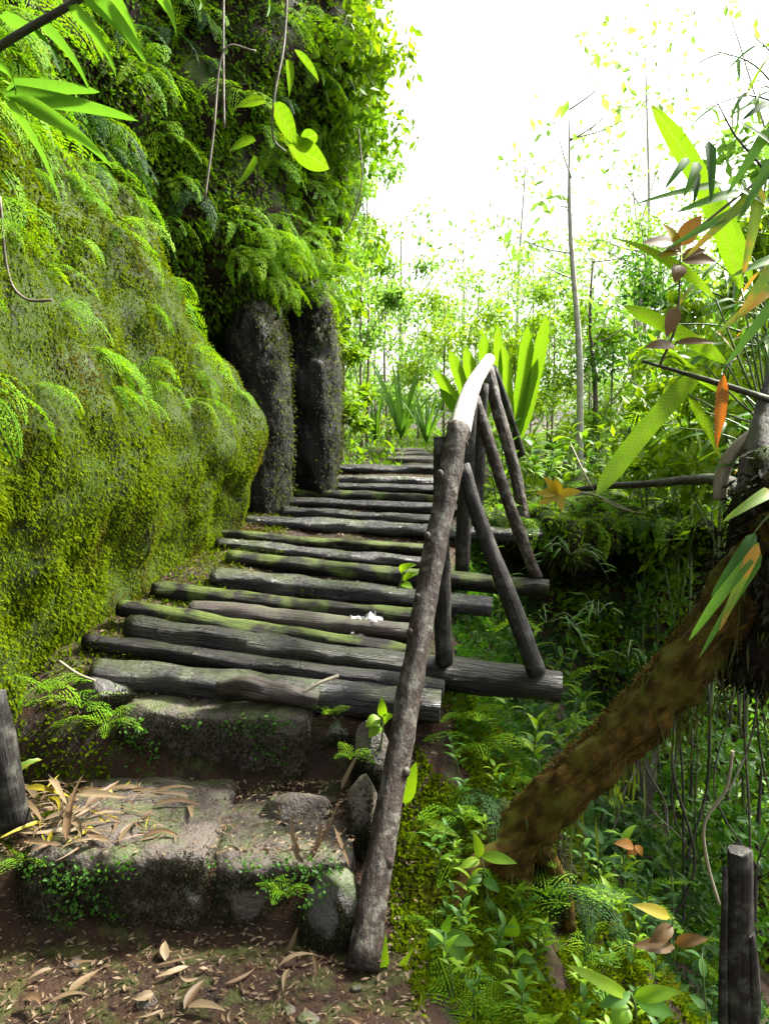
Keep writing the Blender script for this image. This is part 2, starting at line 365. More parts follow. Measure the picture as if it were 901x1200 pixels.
def arc_leaf_mesh(name, L, W, a0, a1, mat, prof='bamboo', n=8, fold=0.2, wave=0.0):
    """leaf in the local XZ plane: starts at the origin heading +X at pitch a0, ends at pitch a1"""
    V, Fc, Gr = [], [], []; x = z = 0.0
    for i in range(n + 1):
        t = i / n; a = R(a0 + (a1 - a0) * t); w = W * 0.5 * PROF[prof](t)
        nx, nz = -math.sin(a), math.cos(a)
        for k in (-1, 0, 1):
            off = abs(k) * fold * w + wave * W * math.sin(t * 20 + k * 2)
            V.append((x + nx * off, w * k, z + nz * off)); Gr.append((L * t - abs(k) * w * 0.7, k * w, 0))
        x += math.cos(a) * L / n; z += math.sin(a) * L / n
    for i in range(n):
        for k in range(2): Fc.append((i * 3 + k, i * 3 + k + 1, (i + 1) * 3 + k + 1, (i + 1) * 3 + k))
    return mesh_py(name, V, Fc, mat, True, Gr)
def frond_mesh(name, L, width, npin, a0, a1, mat, bip=True, nl=6, leafw=0.4, seed=0, taperb=0.35, gap=0.0):
    """fern frond; bip = leaflets set along every pinna"""
    rd = random.Random(seed); V, Q = [], []
    def quad(a, b, w, nr):
        d = (b - a); s = d.cross(nr); s = s.normalized() * w if s.length > 1e-7 else Vector((0, w, 0))
        m = a + d * 0.45; i = len(V); V.extend((a, m + s, b, m - s)); Q.append((i, i + 1, i + 2, i + 3))
    pts, tang = [], []; x = z = yy = 0.0; n = npin
    sway = rd.uniform(-0.25, 0.25)
    for i in range(n + 1):
        t = i / n; a = R(a0 + (a1 - a0) * t ** 0.8)
        pts.append(Vector((x, yy, z))); tang.append(Vector((math.cos(a), sway * t, math.sin(a))).normalized())
        x += math.cos(a) * L / n; z += math.sin(a) * L / n; yy += sway * t * L / n
    for i in range(n):
        s = Vector((0, 1, 0)) * 0.0022
        j = len(V); V.extend((pts[i] - s, pts[i] + s, pts[i + 1] + s, pts[i + 1] - s)); Q.append((j, j + 1, j + 2, j + 3))
    for i in range(1, n + 1):
        t = i / n
        pl = width * 0.5 * min(1, t / taperb + 0.15) * (1 - t) ** 0.7 + 0.006
        nr = Vector((-tang[i].z, 0, tang[i].x))
        for sd in (-1, 1):
            if rd.random() < gap: continue
            d = (Vector((0, sd, 0)) + tang[i] * (0.45 + rd.uniform(-0.15, 0.15)) + nr * rd.uniform(-0.3, 0.15)).normalized()
            if not bip:
                quad(pts[i], pts[i] + d * pl, L / n * leafw, nr + Vector((0, sd * rd.uniform(-0.3, 0.3), 0)))
            else:
                k = max(2, int(nl * pl / (width * 0.5) + 0.5)); q = nr.cross(d).normalized()
                for m in range(1, k + 1):
                    b = pts[i] + d * (pl * m / k) - nr * (pl * 0.25 * (m / k) ** 2)
                    ll = L / n * leafw * 1.7 * (1 - 0.5 * m / k)
                    for s2 in (-1, 1):
                        quad(b, b + (q * s2 + d * 0.7 + nr * rd.uniform(-0.35, 0.35)).normalized() * ll, ll * 0.33, nr + Vector((rd.uniform(-.3, .3), rd.uniform(-.3, .3), 0)))
    return mesh_np(name, np.array([tuple(v) for v in V]), np.array(Q), mat)

# ---- thousands of tiny leaves in one mesh (moss, crowns, litter)
LEAF5 = np.array([[0, 0, 0], [0.45, -0.5, 0.10], [1, 0, 0], [0.45, 0.5, 0.10], [0.45, 0, 0]], float)
LEAF5Q = np.array([[0, 1, 2, 4], [0, 4, 2, 3]])
LEAF4 = np.array([[0, 0, 0], [0.45, -0.5, 0], [1, 0, 0], [0.45, 0.5, 0]], float)
LEAF4Q = np.array([[0, 1, 2, 3]])
def unit(a): return a / np.maximum(np.linalg.norm(a, axis=-1, keepdims=True), 1e-9)
def many(pos, dirv, nrm, L, W, five=False):
    T, TQ = (LEAF5, LEAF5Q) if five else (LEAF4, LEAF4Q)
    d = unit(dirv); s = unit(np.cross(nrm, d)); n2 = np.cross(d, s)
    V = (pos[:, None, :] + d[:, None, :] * (T[None, :, 0:1] * L[:, None, None]) + s[:, None, :] * (T[None, :, 1:2] * W[:, None, None])
         + n2[:, None, :] * (T[None, :, 2:3] * W[:, None, None]))
    Q = TQ[None] + (np.arange(len(pos)) * len(T))[:, None, None]
    return V.reshape(-1, 3), Q.reshape(-1, TQ.shape[1])
class Surf:
    """samples points on a quad-grid array Pg (nu, nv, 3)"""
    def __init__(s, Pg):
        s.P = Pg; a, b, c = Pg[:-1, :-1], Pg[1:, :-1], Pg[:-1, 1:]
        s.N = np.cross(b - a, c - a); s.area = np.linalg.norm(s.N, axis=2); s.N = unit(s.N)
    def sample(s, n, wt=None):
        w = s.area if wt is None else s.area * wt
        w = w.ravel() / w.sum(); k = rng.choice(len(w), n, p=w); nv = s.area.shape[1]
        i, j = k // nv, k % nv; u = rng.random((n, 1)); v = rng.random((n, 1))
        p = s.P[i, j] * (1 - u) * (1 - v) + s.P[i + 1, j] * u * (1 - v) + s.P[i, j + 1] * (1 - u) * v + s.P[i + 1, j + 1] * u * v
        return p, s.N[i, j]
def grid_mesh(name, Pg, mat, flip=False):
    nu, nv = Pg.shape[:2]; idx = np.arange(nu * nv).reshape(nu, nv)
    Q = np.stack([idx[:-1, :-1], idx[1:, :-1], idx[1:, 1:], idx[:-1, 1:]], -1).reshape(-1, 4)
    if flip: Q = Q[:, ::-1]
    return mesh_np(name, Pg.reshape(-1, 3), Q, mat, True)
def fnoise(arr, scale, octv=4, seed=0.0):
    flat = arr.reshape(-1, 3)
    return np.array([noise.fractal(Vector((p[0] * scale + seed, p[1] * scale + seed * 0.7, p[2] * scale - seed)), 0.9, 2.0, octv) for p in flat]).reshape(arr.shape[:-1])

# ------------------------------------------------------------------ the log steps as measured (needed by the ground too)
# left pixel, right pixel, depth left, depth right, diameter, material
LOGS = [
    ((112, 789), (516, 829), 3.02, 2.88, .105, 'loggrey', 'thick grey mossy log forming the lowest of the log steps'),
    ((100, 752), (520, 807), 3.16, 2.95, .062, 'log', 'thin black log lying on the second row of the log steps'),
    ((150, 738), (656, 806), 3.24, 3.03, .108, 'log', 'thick black log whose end juts out under the handrail brace foot, lowest jutting one'),
    ((140, 712), (486, 766), 3.42, 3.24, .070, 'logmossy', 'thin log with bright green moss at its cliff end, in the lower steps'),
    ((225, 713), (500, 744), 3.56, 3.44, .080, 'rotten', 'rotten red-brown log in the tread beside the white scrap'),
    ((180, 691), (508, 727), 3.76, 3.60, .074, 'logmossy', 'dark log just above the rotten red-brown one'),
    ((250, 677), (576, 712), 3.98, 3.82, .098, 'loggrey', 'pale grey split log with flat worn top, carrying two dead leaves'),
    ((268, 654), (642, 691), 4.26, 4.06, .092, 'logmossy', 'round grey-green log whose end juts out below the second handrail brace'),
    ((255, 636), (502, 660), 4.56, 4.42, .066, 'loggrey', 'thin pale-topped log above the long round grey-green one'),
    ((235, 624), (504, 645), 4.80, 4.66, .066, 'logmossy', 'thin mossy log just below the wet shining log'),
    ((285, 611), (635, 629), 5.14, 4.98, .090, 'loggrey', 'wet shining grey log reflecting the sky, jutting out on the ravine side'),
    ((330, 600), (530, 613), 5.42, 5.30, .072, 'log', 'round dark log just above the wet shining one'),
    ((328, 588), (535, 599), 5.70, 5.60, .078, 'log', 'dark log second above the wet shining one'),
    ((345, 579), (540, 588), 6.02, 5.94, .066, 'logmossy', 'mossy log third above the wet shining one'),
    ((365, 570), (545, 575), 6.30, 6.24, .062, 'log', 'thin dark log just below the upper grey round log'),
    ((392, 562), (548, 566), 6.58, 6.52, .082, 'loggrey', 'round grey log second from the top of the stairs'),
    ((382, 550), (556, 552), 7.02, 6.96, .080, 'log', 'black log forming the top edge of the stairs'),
]
_ly, _lz = [], []
for (a, b, da, db, dia, mk, lab) in LOGS:
    q = (P(*a, da) + P(*b, db)) * 0.5
    _ly.append((da + db) / 2); _lz.append(P(430, a[1] + (b[1] - a[1]) * (430 - a[0]) / (b[0] - a[0]), da + (db - da) * (430 - a[0]) / (b[0] - a[0])).z)
PATHY = np.array([-50, 2.24, 2.30, 2.75, 2.81, 2.88] + _ly[1:] + [7.3, 12, 60.0])
PATHZ = np.array([-0.1, 0.0, 0.195, 0.215, 0.40, 0.44] + [z - 0.030 for z in _lz[1:]] + [_lz[-1] + 0.0, _lz[-1] + 0.12, _lz[-1] + 1.0])
EDGEY = np.array([-5, 0, 2.0, 2.6, 2.95, 4, 5, 6, 7, 8, 9, 60.0]); EDGEX = np.array([0.4, .3, .08, .06, .24, .34, .46, .6, .9, 1.3, 1.8, 6.0])
CLX = np.array([-2.6, -1.75, -1.45, -1.3, -1.2, -1.06, -.93, -.9, -.55, -.6, -1.2, -4.]); CLY = np.array([-20, .6, 1.6, 2.5, 3.3, 4.3, 5.0, 5.4, 6.2, 7.2, 9, 20.])
def terrain(x, y):
    x = np.asarray(x, float); y = np.asarray(y, float)
    zp = np.interp(y, PATHY, PATHZ); xe = np.interp(y, EDGEY, EDGEX)
    zr = np.interp(y, [-50, 2.1, 2.35, 2.9, 3.0], [-.1, 0.0, 0.03, .40, .47]); m = smooth(-.17, -.07, x) * (1 - smooth(2.9, 3.0, y)); zp = zp * (1 - m) + zr * m
    # the drawn logs tilt down towards the ravine
    tilt = -0.075 * smooth(2.7, 3.1, y) * (1 - smooth(5, 7, y))
    z = zp + tilt * np.clip(x + 0.2, -1.2, 1.0)
    d = np.clip(x - xe, 0, None)
    near = 1 - smooth(2.6, 3.1, y)
    drop = near * (0.45 * d + 0.35 * d ** 2) + (1 - near) * (1.1 * d + 0.25 * d ** 2)
    bank = smooth(5.75, 6.1, y)                      # the vegetated bank behind the hollow
    drop = drop * (1 - bank)
    drop = np.minimum(drop, 2.6 + 0.15 * d)
    z = z - drop - bank * 0.12 * smooth(0, 0.4, d)
    xv = np.where(y > 6, 2.3 + 0.33 * (y - 6), 2.3)  # the hillside beyond
    e = np.clip(x - xv, 0, None)
    z = z - np.minimum(0.9 * e, 14 + 0.02 * e)
    xb = np.interp(y, CLY, CLX); l = np.clip(xb - 0.15 - x, 0, None)
    z = z + np.minimum(1.6 * l, 3.2 + 0.03 * l)
    return np.clip(z, -16, 40)
def axis_pts(lo, hi, step, far_lo, far_hi):
    a = list(np.arange(lo, hi + 1e-6, step)); s = step
    v = hi
    while v < far_hi: s *= 1.25; v += s; a.append(v)
    v = lo; s = step
    while v > far_lo: s *= 1.25; v -= s; a.insert(0, v)
    return np.array(a)

# ------------------------------------------------------------------ ground
gx = axis_pts(-2.0, 3.4, 0.045, -160, 160); gy = axis_pts(1.4, 8.5, 0.045, -60, 260)
GX, GY = np.meshgrid(gx, gy, indexing='ij')
GZ = terrain(GX, GY)
nearm = (GX > -2.2) & (GX < 4) & (GY > 1) & (GY < 9.5)
bumpn = np.zeros_like(GZ); sel = np.stack([GX, GY, GZ * 0.7], -1)[nearm]
bumpn[nearm] = fnoise(sel, 3.0, 5) * 0.030
offp = smooth(0.0, 0.5, GX - np.interp(GY, EDGEY, EDGEX))
GZ = GZ + bumpn * (0.6 + 2.2 * offp)
PG = np.stack([GX, GY, GZ], -1)
tag(link('ground', grid_mesh('ground', PG, M['soil'])), kind='structure')
def gz(x, y): return float(terrain(x, y))
GS = Surf(PG)

# ------------------------------------------------------------------ cliff and boulder
def plan_curve(pts, n):
    return np.array(catmull([(p[0], p[1], 0) for p in pts], n))[:, :2]
def wall_grid(plan, zoff, nz, base, nscale, namp, seed, extra=None):
    c = plan; t = np.gradient(c, axis=0); t = t / np.linalg.norm(t, axis=1, keepdims=True)
    out = np.stack([t[:, 1], -t[:, 0]], 1)           # the side towards the path
    zz = np.linspace(0, 1, nz); zk = np.array([z for z, o in zoff]); ok = np.array([o for z, o in zoff])
    Pg = np.zeros((len(c), nz, 3))
    for i in range(len(c)):
        b = base(c[i]) if callable(base) else base
        zs = b + zz * (zk[-1] - b) if zk[-1] > b else b + zz
        of = np.interp(zs, zk, ok)
        of = np.convolve(np.pad(of, 3, 'edge'), np.ones(7) / 7, 'valid')
        if extra is not None: of = of + extra(c[i], zs)
        Pg[i, :, 0] = c[i, 0] + out[i, 0] * of; Pg[i, :, 1] = c[i, 1] + out[i, 1] * of; Pg[i, :, 2] = zs
    S = Surf(Pg); Nn = np.zeros_like(Pg); Nn[:-1, :-1] = S.N; Nn[-1] = Nn[-2]; Nn[:, -1] = Nn[:, -2]
    Pg = Pg + Nn * ((fnoise(Pg, nscale, 5, seed) * namp + fnoise(Pg, nscale * 0.35, 2, seed + 5) * namp * 1.4)[..., None])
    return Pg
BP = plan_curve([(-1.75, .6), (-1.46, 1.6), (-1.32, 2.5), (-1.22, 3.3), (-1.08, 4.2), (-.96, 4.85), (-.93, 5.15), (-1.05, 5.38), (-1.5, 5.5), (-2.2, 5.5)], 16)
BG = wall_grid(BP, [(0.0, -.06), (.5, -.02), (.8, .0), (1.15, .08), (1.45, .12), (1.62, .09), (1.9, .03), (2.2, -.05), (2.5, -.15), (2.75, -.3), (2.95, -.6), (3.05, -1.0)], 92, lambda c: 0.0, 3.1, 0.055, 3.0, lambda c, zs: -.34 * smooth(4.3, 5.1, c[1]) * smooth(1.65, 2.4, zs))
boulder = link('mossy_boulder', grid_mesh('mossy_boulder', BG, M['boulder']))
tag(boulder, 'huge moss-covered boulder bulging out along the log stairs', 'boulder')
BS = Surf(BG)
UP = plan_curve([(-2.1, .2), (-1.75, 1.4), (-1.62, 2.6), (-1.52, 3.5), (-1.34, 4.5), (-1.12, 5.3), (-.92, 6.1), (-.78, 6.9), (-.95, 8.2), (-1.9, 9.6), (-4, 11)], 13)
def upx(c, zs): return smooth(4.8, 5.6, c[1]) * .34 * smooth(2.15, 2.5, zs) + 0.62 * smooth(4.6, 6.5, c[1]) * smooth(2.5, 4.6, zs)
UG = wall_grid(UP, [(0.0, -.75), (1.8, -.7), (2.1, -.35), (2.4, -.10), (3.0, -.06), (3.8, -.16), (4.8, -.34), (5.8, -.62), (6.4, -1.0), (6.7, -2.0)], 80, 0.0, 1.9, 0.12, 9.0, upx)
cliff = tag(link('cliff', grid_mesh('cliff', UG, M['earthwall'])), kind='structure')
US = Surf(UG)

def moss_on(surf, n, lmin, lmax, matk, name, label, hang=0.9, out=0.55, wt=None, wr=0.36, bare=-0.78):
    p, nn = surf.sample(n, wt)
    # bare patches where the noise is low
    nz = np.array([noise.fractal(Vector(q) * 2.6, 0.9, 2.0, 4) for q in p]); keep = nz > bare + rng.random(n) * 0.25
    p, nn, nz = p[keep], nn[keep], nz[keep]; k = len(p)
    d = nn * out + np.array([0, 0, -hang]) + rng.normal(0, 0.45, (k, 3))
    L = rng.uniform(lmin, lmax, k) * (0.75 + 0.6 * np.clip(nz + 0.4, 0, 1.2))
    # three small leaves to a sprig
    V1, Q1 = many(p, d, nn + rng.normal(0, .5, (k, 3)), L, L * wr)
    V2, Q2 = many(p + unit(d) * L[:, None] * .3, d + rng.normal(0, .9, (k, 3)), nn + rng.normal(0, .6, (k, 3)), L * .7, L * .7 * wr)
    V = np.concatenate([V1, V2]); Q = np.concatenate([Q1, Q2 + len(V1)])
    o = link(name, mesh_np(name, V, Q, M[matk]))
    return tag(o, label, 'moss', kind='stuff')
vis = (BS.P[:-1, :-1, 1] > 2.0).astype(float) * (BS.P[:-1, :-1, 2] > 0.2)
moss_on(BS, 5000, .03, .06, 'mosstuft', 'moss_strands', 'longer moss strands hanging down the big boulder', wt=vis, bare=.05, wr=.09, hang=1.5, out=.3)
moss_on(BS, 194000, .007, .024, 'mosstuft', 'moss', 'thick lime and olive moss carpeting the big boulder', wt=vis)
vw = (US.P[:-1, :-1, 2] < 1.75 + .62 * US.P[:-1, :-1, 1])
visu = vw * (US.P[:-1, :-1, 2] > 1.9).astype(float) * (US.P[:-1, :-1, 1] > 2.2) * (US.P[:-1, :-1, 1] < 8.5)
moss_on(US, 36000, .02, .055, 'mossdark', 'cliff_moss', 'dark moss and small creepers on the cliff above the boulder', wt=visu, bare=-.3)
moss_on(US, 70000, .018, .05, 'fern', 'cliff_creeper', 'bright green creeping leaves on the cliff above the boulder', wt=visu * np.clip(4 / US.P[:-1, :-1, 1], .3, 1.5) ** 1.5 * np.clip(.4 + fnoise(US.P[:-1, :-1], 2.2, 3, 2.0), 0.22, 1), bare=-.5, wr=.45)

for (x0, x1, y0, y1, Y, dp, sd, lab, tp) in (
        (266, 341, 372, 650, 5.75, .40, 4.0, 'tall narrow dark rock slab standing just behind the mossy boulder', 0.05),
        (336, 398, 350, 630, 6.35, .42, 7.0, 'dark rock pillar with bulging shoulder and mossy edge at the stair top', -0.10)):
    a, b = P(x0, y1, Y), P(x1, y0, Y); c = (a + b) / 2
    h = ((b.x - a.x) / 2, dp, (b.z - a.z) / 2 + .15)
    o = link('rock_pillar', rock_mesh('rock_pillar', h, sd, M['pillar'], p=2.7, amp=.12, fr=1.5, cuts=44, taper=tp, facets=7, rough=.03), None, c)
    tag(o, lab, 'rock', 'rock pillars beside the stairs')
    # moss growing on it, black to match the rock's painted shade
    V = np.array([v.co for v in o.data.vertices]) + np.array(c); Nn = np.array([v.normal for v in o.data.vertices])
    NM = 26000; k = rng.choice(len(V), NM); pp = V[k] + rng.normal(0, .016, (NM, 3)); nn = Nn[k]
    kp = (nn[:, 0] * .9 + nn[:, 2] * .5 - nn[:, 1] * .1 + rng.normal(0, .5, NM)) > 0.15
    pp, nn = pp[kp], nn[kp]; L = rng.uniform(.008, .03, len(pp))
    V, Q = many(pp, nn * .6 + [0, 0, -.8] + rng.normal(0, .4, pp.shape), nn, L, L * .4)
    m_ = link('moss', mesh_np('moss', V - np.array(c), Q, M['mossblack']), o, (0, 0, 0)); m_['kind'] = 'stuff'
    kq = (nn[:, 0] + nn[:, 2] * .6 + rng.normal(0, .25, len(pp))) > .95; V, Q = many(pp[kq], nn[kq] * .6 + [0, 0, -.8] + rng.normal(0, .4, pp[kq].shape), nn[kq], L[kq], L[kq] * .4)
    m_ = link('green_moss', mesh_np('green_moss', V - np.array(c), Q, M['mosstuft']), o, (0, 0, 0)); m_['kind'] = 'stuff'

# ------------------------------------------------------------------ log steps
for i, (a, b, da, db, dia, mk, lab) in enumerate(LOGS):
    A, B = P(*a, da), P(*b, db)
    mid = (A + B) / 2 + Vector((0, random.uniform(-.015, .015), random.uniform(-.012, .006)))
    r = dia / 2 * (1.2 if i not in (4, 6, 8, 10) else 1.5)
    o = tube('step_log', [A, A.lerp(mid, .55), mid, mid.lerp(B, .5), B], [r * .92, r * 1.04, r, r * 1.02, r * .98], M[mk], capmat=M['cut'],
             seg=18, n=10, lump=.26, seed=i * 3.3, lumpscale=4.5, flat=.68 if i in (4, 6, 8, 10) else random.uniform(.85, 1.0))
    tag(o, lab, 'log', 'log steps of the stairway')

mp_, mn_ = [], []
for o in [o for o in COL.objects if o.name.startswith('step_log')]:
    for v in o.data.vertices:
        w = v.co + o.location
        if v.normal.z < -.1: continue
        k = noise.fractal(w * 4, .9, 2, 3) + (-.55 - w.x) * .9 - .25
        for _ in range(int(max(0, min(1, k)) * 16)):
            mp_.append(w + Vector((random.gauss(0, .025), random.gauss(0, .012), random.gauss(0, .006)))); mn_.append(v.normal.copy())
mp_ = np.array([tuple(v) for v in mp_]); mn_ = np.array([tuple(v) for v in mn_]); L = rng.uniform(.006, .02, len(mp_))
V, Q = many(mp_, mn_ * .7 + rng.normal(0, .6, mp_.shape), mn_ + rng.normal(0, .5, mp_.shape), L, L * .4)
tag(link('log_moss', mesh_np('log_moss', V, Q, M['mosstuft'])), 'green moss tufts growing on the cliff ends of the logs', 'moss', kind='stuff')
# ------------------------------------------------------------------ stones of the lower steps
def stone(px0, px1, ptop, pbot, Y, depth, seed, matk, label, p=4.0, amp=.10, fr=2.4, rot=0, drop=0.08, name='step_stone', group='stones of the lower steps'):
    a, b = P(px0, pbot, Y), P(px1, ptop, Y)
    h = ((b.x - a.x) / 2, depth / 2, (b.z - a.z) / 2 + drop / 2)
    c = Vector(((a.x + b.x) / 2, Y + depth / 2, (a.z + b.z) / 2 - drop / 2))
    o = link(name, rock_mesh(name, h, seed, M[matk], p=p if p > 8 else 2.4, amp=amp, fr=fr, cuts=34, facets=12 if p > 8 else 26, rough=.035), None, c); o.rotation_euler = (0, 0, R(rot))
    STONES.append(o); return tag(o, label, 'stone', group)
STONES = []
stone(22, 242, 1000, 1092, 2.25, .62, 1.0, 'stone', 'wide flat-topped stone of the lowest step with litter on it', p=10, amp=.07, rot=-3)
stone(232, 408, 1012, 1095, 2.27, .58, 2.6, 'stone', 'flat stone of the lowest step beside the handrail pole', p=10, amp=.07, rot=5)
stone(138, 366, 834, 912, 2.78, .34, 3.7, 'stone', 'broad stone block of the second step with mossy front', p=10, amp=.07, rot=-2)
stone(288, 392, 944, 972, 2.50, .2, 4.4, 'stone', 'small flat grey stone set into the lowest tread', p=4, drop=.10, rot=14)
stone(340, 432, 1046, 1120, 2.17, .26, 5.2, 'stonedark', 'rounded damp boulder at the foot of the handrail pole', p=4, amp=.1)
stone(398, 446, 925, 1000, 2.42, .22, 6.1, 'stone', 'upright grey stone between the tread and handrail pole', p=3)
stone(412, 462, 850, 930, 2.66, .20, 7.9, 'stone', 'tall pale grey stone behind the handrail pole', p=3)
stone(55, 150, 800, 850, 2.85, .25, 8.3, 'stonedark', 'damp stone under the litter at the boulder foot', p=3)
stone(362, 420, 842, 880, 2.80, .2, 9.3, 'stonedark', 'dark mossy stone between the second step and the handrail', p=3)
stone(300, 372, 1160, 1200, 2.05, .16, 10.3, 'stone', 'low flat stone half sunk in the muddy path', p=3, drop=.12)
for (px, py, z, w, sd, lab) in ((480, 539, 1.10, .17, 1, 'lowest flat stepping stone on the path beyond the stairs'), (478, 530, 1.11, .16, 2, 'middle flat stepping stone on the path beyond the stairs'), (478, 522, 1.13, .15, 3, 'uppermost flat stepping stone on the path beyond the stairs')):
    q = Vector((.16 + sd * .08, 7.4 + sd * .75, 0)); q.x = (px - CX) / F * q.y; q.z = gz(q.x, q.y) + .01
    o = link('stepping_stone', rock_mesh('stepping_stone', (w * 1.5, w * 1.3, .05), sd + 20, M['stone'], p=4, amp=.1, cuts=8), None, q)
    tag(o, lab, 'stone', 'stepping stones past the stairs')

# rotten chunk and white scrap on the steps
a, b = P(255, 806, 2.86), P(372, 822, 2.84)
V, Fc, Gr, mi = tube_data([a, a.lerp(b, .3) + Vector((0, 0, .02)), a.lerp(b, .7) + Vector((0, 0, .012)), b], [.022, .045, .04, .03], seg=12, n=6, lump=.45, seed=5, lumpscale=9)
o = link('rotten_wood_chunk', mesh_py('rotten_wood_chunk', [v - a for v in V], Fc, M['rotten'], True, Gr), None, a)
tag(o, 'rotten dark wood chunk lying on the second stone step', 'wood')
c = P(431, 741, 3.5); V, Q = [], []
n = 12
for i in range(n + 1):
    for j in range(n + 1):
        u, v = i / n - .5, j / n - .5; q = Vector((u * .16, v * .11, 0))
        q.z = .03 + .05 * noise.noise(Vector((u * 7, v * 7, 3))) + .03 * noise.noise(Vector((u * 16, v * 16, 8))) - .08 * (u * u + v * v); q.x += .02 * noise.noise(Vector((u * 9, v * 9, 1)))
        V.append(q)
for i in range(n):
    for j in range(n): Q.append((i * (n + 1) + j, (i + 1) * (n + 1) + j, (i + 1) * (n + 1) + j + 1, i * (n + 1) + j + 1))
o = link('crumpled_scrap', mesh_py('crumpled_scrap', V, Q, M['scrap']), None, c + Vector((0, -.03, .035))); o.rotation_euler = (R(30), 0, R(15))
tag(o, 'crumpled white scrap lying on the rotten red-brown log', 'scrap')

# ------------------------------------------------------------------ handrail
hr = empty('handrail', P(425, 1128, 2.12), 'rustic handrail of rough poles lashed beside the log stairs', 'handrail')
def pole(name, pix, radii, mat, cap='cut', label=None, **kw):
    pts = [P(x, y, Y) for (x, y, Y) in pix]
    o = tube(name, pts, radii, M[mat], hr, M[cap], **kw)
    if label: o['label'] = label
    return o
pole('rail', [(424, 1136, 2.11), (445, 1005, 2.33), (468, 880, 2.53), (489, 760, 2.71), (506, 660, 2.86), (524, 570, 2.98), (537, 498, 3.08)], [.048, .043, .042, .041, .043, .041, .041], 'bark', label='brown bark-covered sloping rail with lichen patches', seg=16, n=7, lump=.13, seed=2, lumpscale=7)
pole('rail', [(538, 508, 3.10), (546, 474, 3.6), (556, 448, 4.3), (573, 421, 5.45)], [.043, .044, .042, .038], 'peeled', cap='peeled', label='pale peeled upper rail', seg=14, n=6, lump=.05, seed=4)
pole('post', [(516, 512, 3.10), (517, 640, 3.08), (520, 780, 3.06)], [.028, .031, .034], 'post', seg=12, n=6, lump=.12, seed=6)
pole('post', [(552, 466, 4.22), (546, 560, 4.2), (541, 676, 4.2)], [.034, .038, .04], 'post', seg=12, n=6, lump=.12, seed=8)
pole('post', [(566, 450, 5.2), (562, 530, 5.15), (557, 630, 5.1)], [.036, .038, .04], 'post', seg=12, n=6, lump=.12, seed=10)
pole('brace', [(541, 545, 3.14), (565, 620, 3.10), (600, 710, 3.05), (630, 790, 3.0)], [.028, .031, .034, .035], 'post', seg=12, n=6, lump=.14, seed=12)
pole('brace', [(556, 466, 4.3), (578, 535, 4.22), (603, 610, 4.15), (629, 678, 4.1)], [.03, .032, .032, .03], 'bark', seg=12, n=6, lump=.14, seed=14)
pole('brace', [(571, 432, 5.4), (583, 480, 5.3), (600, 540, 5.2), (617, 622, 5.05)], [.042, .042, .04, .036], 'bark', seg=12, n=6, lump=.14, seed=16)
pole('brace', [(576, 432, 5.5), (592, 478, 5.75), (609, 532, 6.0)], [.038, .04, .04], 'post', seg=12, n=6, lump=.14, seed=18)
for k, (px, py, Yk, sx) in enumerate(((492, 742, 2.735, .014), (463, 905, 2.49, .015), (512, 628, 2.885, .012), (443, 1012, 2.32, .015), (500, 700, 2.79, .013), (478, 822, 2.63, .012), (526, 556, 2.97, .013))):
    c = P(px + (12 if k % 2 else -11), py, Yk - .02)
    link('knot', rock_mesh('knot', (sx, sx, sx * 1.3), 90 + k, M['bark'], p=2, amp=.3, cuts=5), hr, c - hr.location)
V, Fc, Gr, mi = tube_data([P(529, 520, 3.03), P(539, 512, 3.03), P(547, 520, 3.09), P(540, 528, 3.15), P(530, 522, 3.12)], [.006] * 5, seg=6, n=4)
link('lashing', mesh_py('lashing', [v - hr.location for v in V], Fc, M['twig'], True, Gr), hr, (0, 0, 0))

# dark post against the litter, at the boulder foot, and split stump in the ravine
dp = tube('wooden_post', [P(18, 968, 2.42), P(6, 900, 2.42), P(-10, 812, 2.44)], [.05, .046, .042], M['post'], capmat=M['cut'], seg=12, n=6, lump=.2, seed=20)
tag(dp, 'dark weathered post leaning beside the leaf litter under the boulder', 'post')
st = empty('split_post', P(864, 1290, 2.25), 'broken split wooden post rising from the ravine plants', 'post')
tube('post_shaft', [P(864, 1290, 2.25), P(864, 1150, 2.25), P(866, 1003, 2.25)], [.045, .043, .036], M['post'], st, M['post'], seg=14, n=8, lump=.28, seed=22, lumpscale=2, capjag=.03)
tube('splinter', [P(884, 1290, 2.22), P(883, 1180, 2.22), P(880, 1098, 2.22)], [.02, .02, .012], M['post'], st, M['post'], seg=8, n=6, lump=.3, seed=23, capjag=.03)
tube('splinter', [P(848, 1290, 2.22), P(847, 1150, 2.22), P(849, 1025, 2.22)], [.014, .014, .008], M['post'], st, M['post'], seg=8, n=6, lump=.3, seed=24, capjag=.03)

# ------------------------------------------------------------------ leaning tree over the ravine
lt = empty('leaning_tree', P(585, 1010, 2.64), 'thick orange-brown mossy trunk leaning out over the ravine', 'tree')
TR = [(515, 1120, 2.72), (555, 1045, 2.66), (592, 998, 2.62), (650, 936, 2.60), (725, 866, 2.58), (790, 796, 2.56), (850, 720, 2.54), (905, 640, 2.5), (985, 560, 2.4)]
tube('trunk', [P(*q) for q in TR] + [Vector((1.75, 2.3, 2.4)), Vector((2.1, 2.25, 3.6)), Vector((2.35, 2.3, 4.9))], [.15, .112, .092, .083, .079, .08, .086, .095, .10, .09, .07, .03], M['trunk'], lt, seg=34, n=16, lump=.36, seed=30, lumpscale=9)
tube('limb', [P(905, 650, 2.5), P(886, 570, 2.6), P(895, 500, 2.7), P(912, 430, 2.8), P(950, 330, 2.9)], [.09, .06, .042, .028, .018], M['darktrunk'], lt, seg=14, n=7, lump=.25, seed=31)
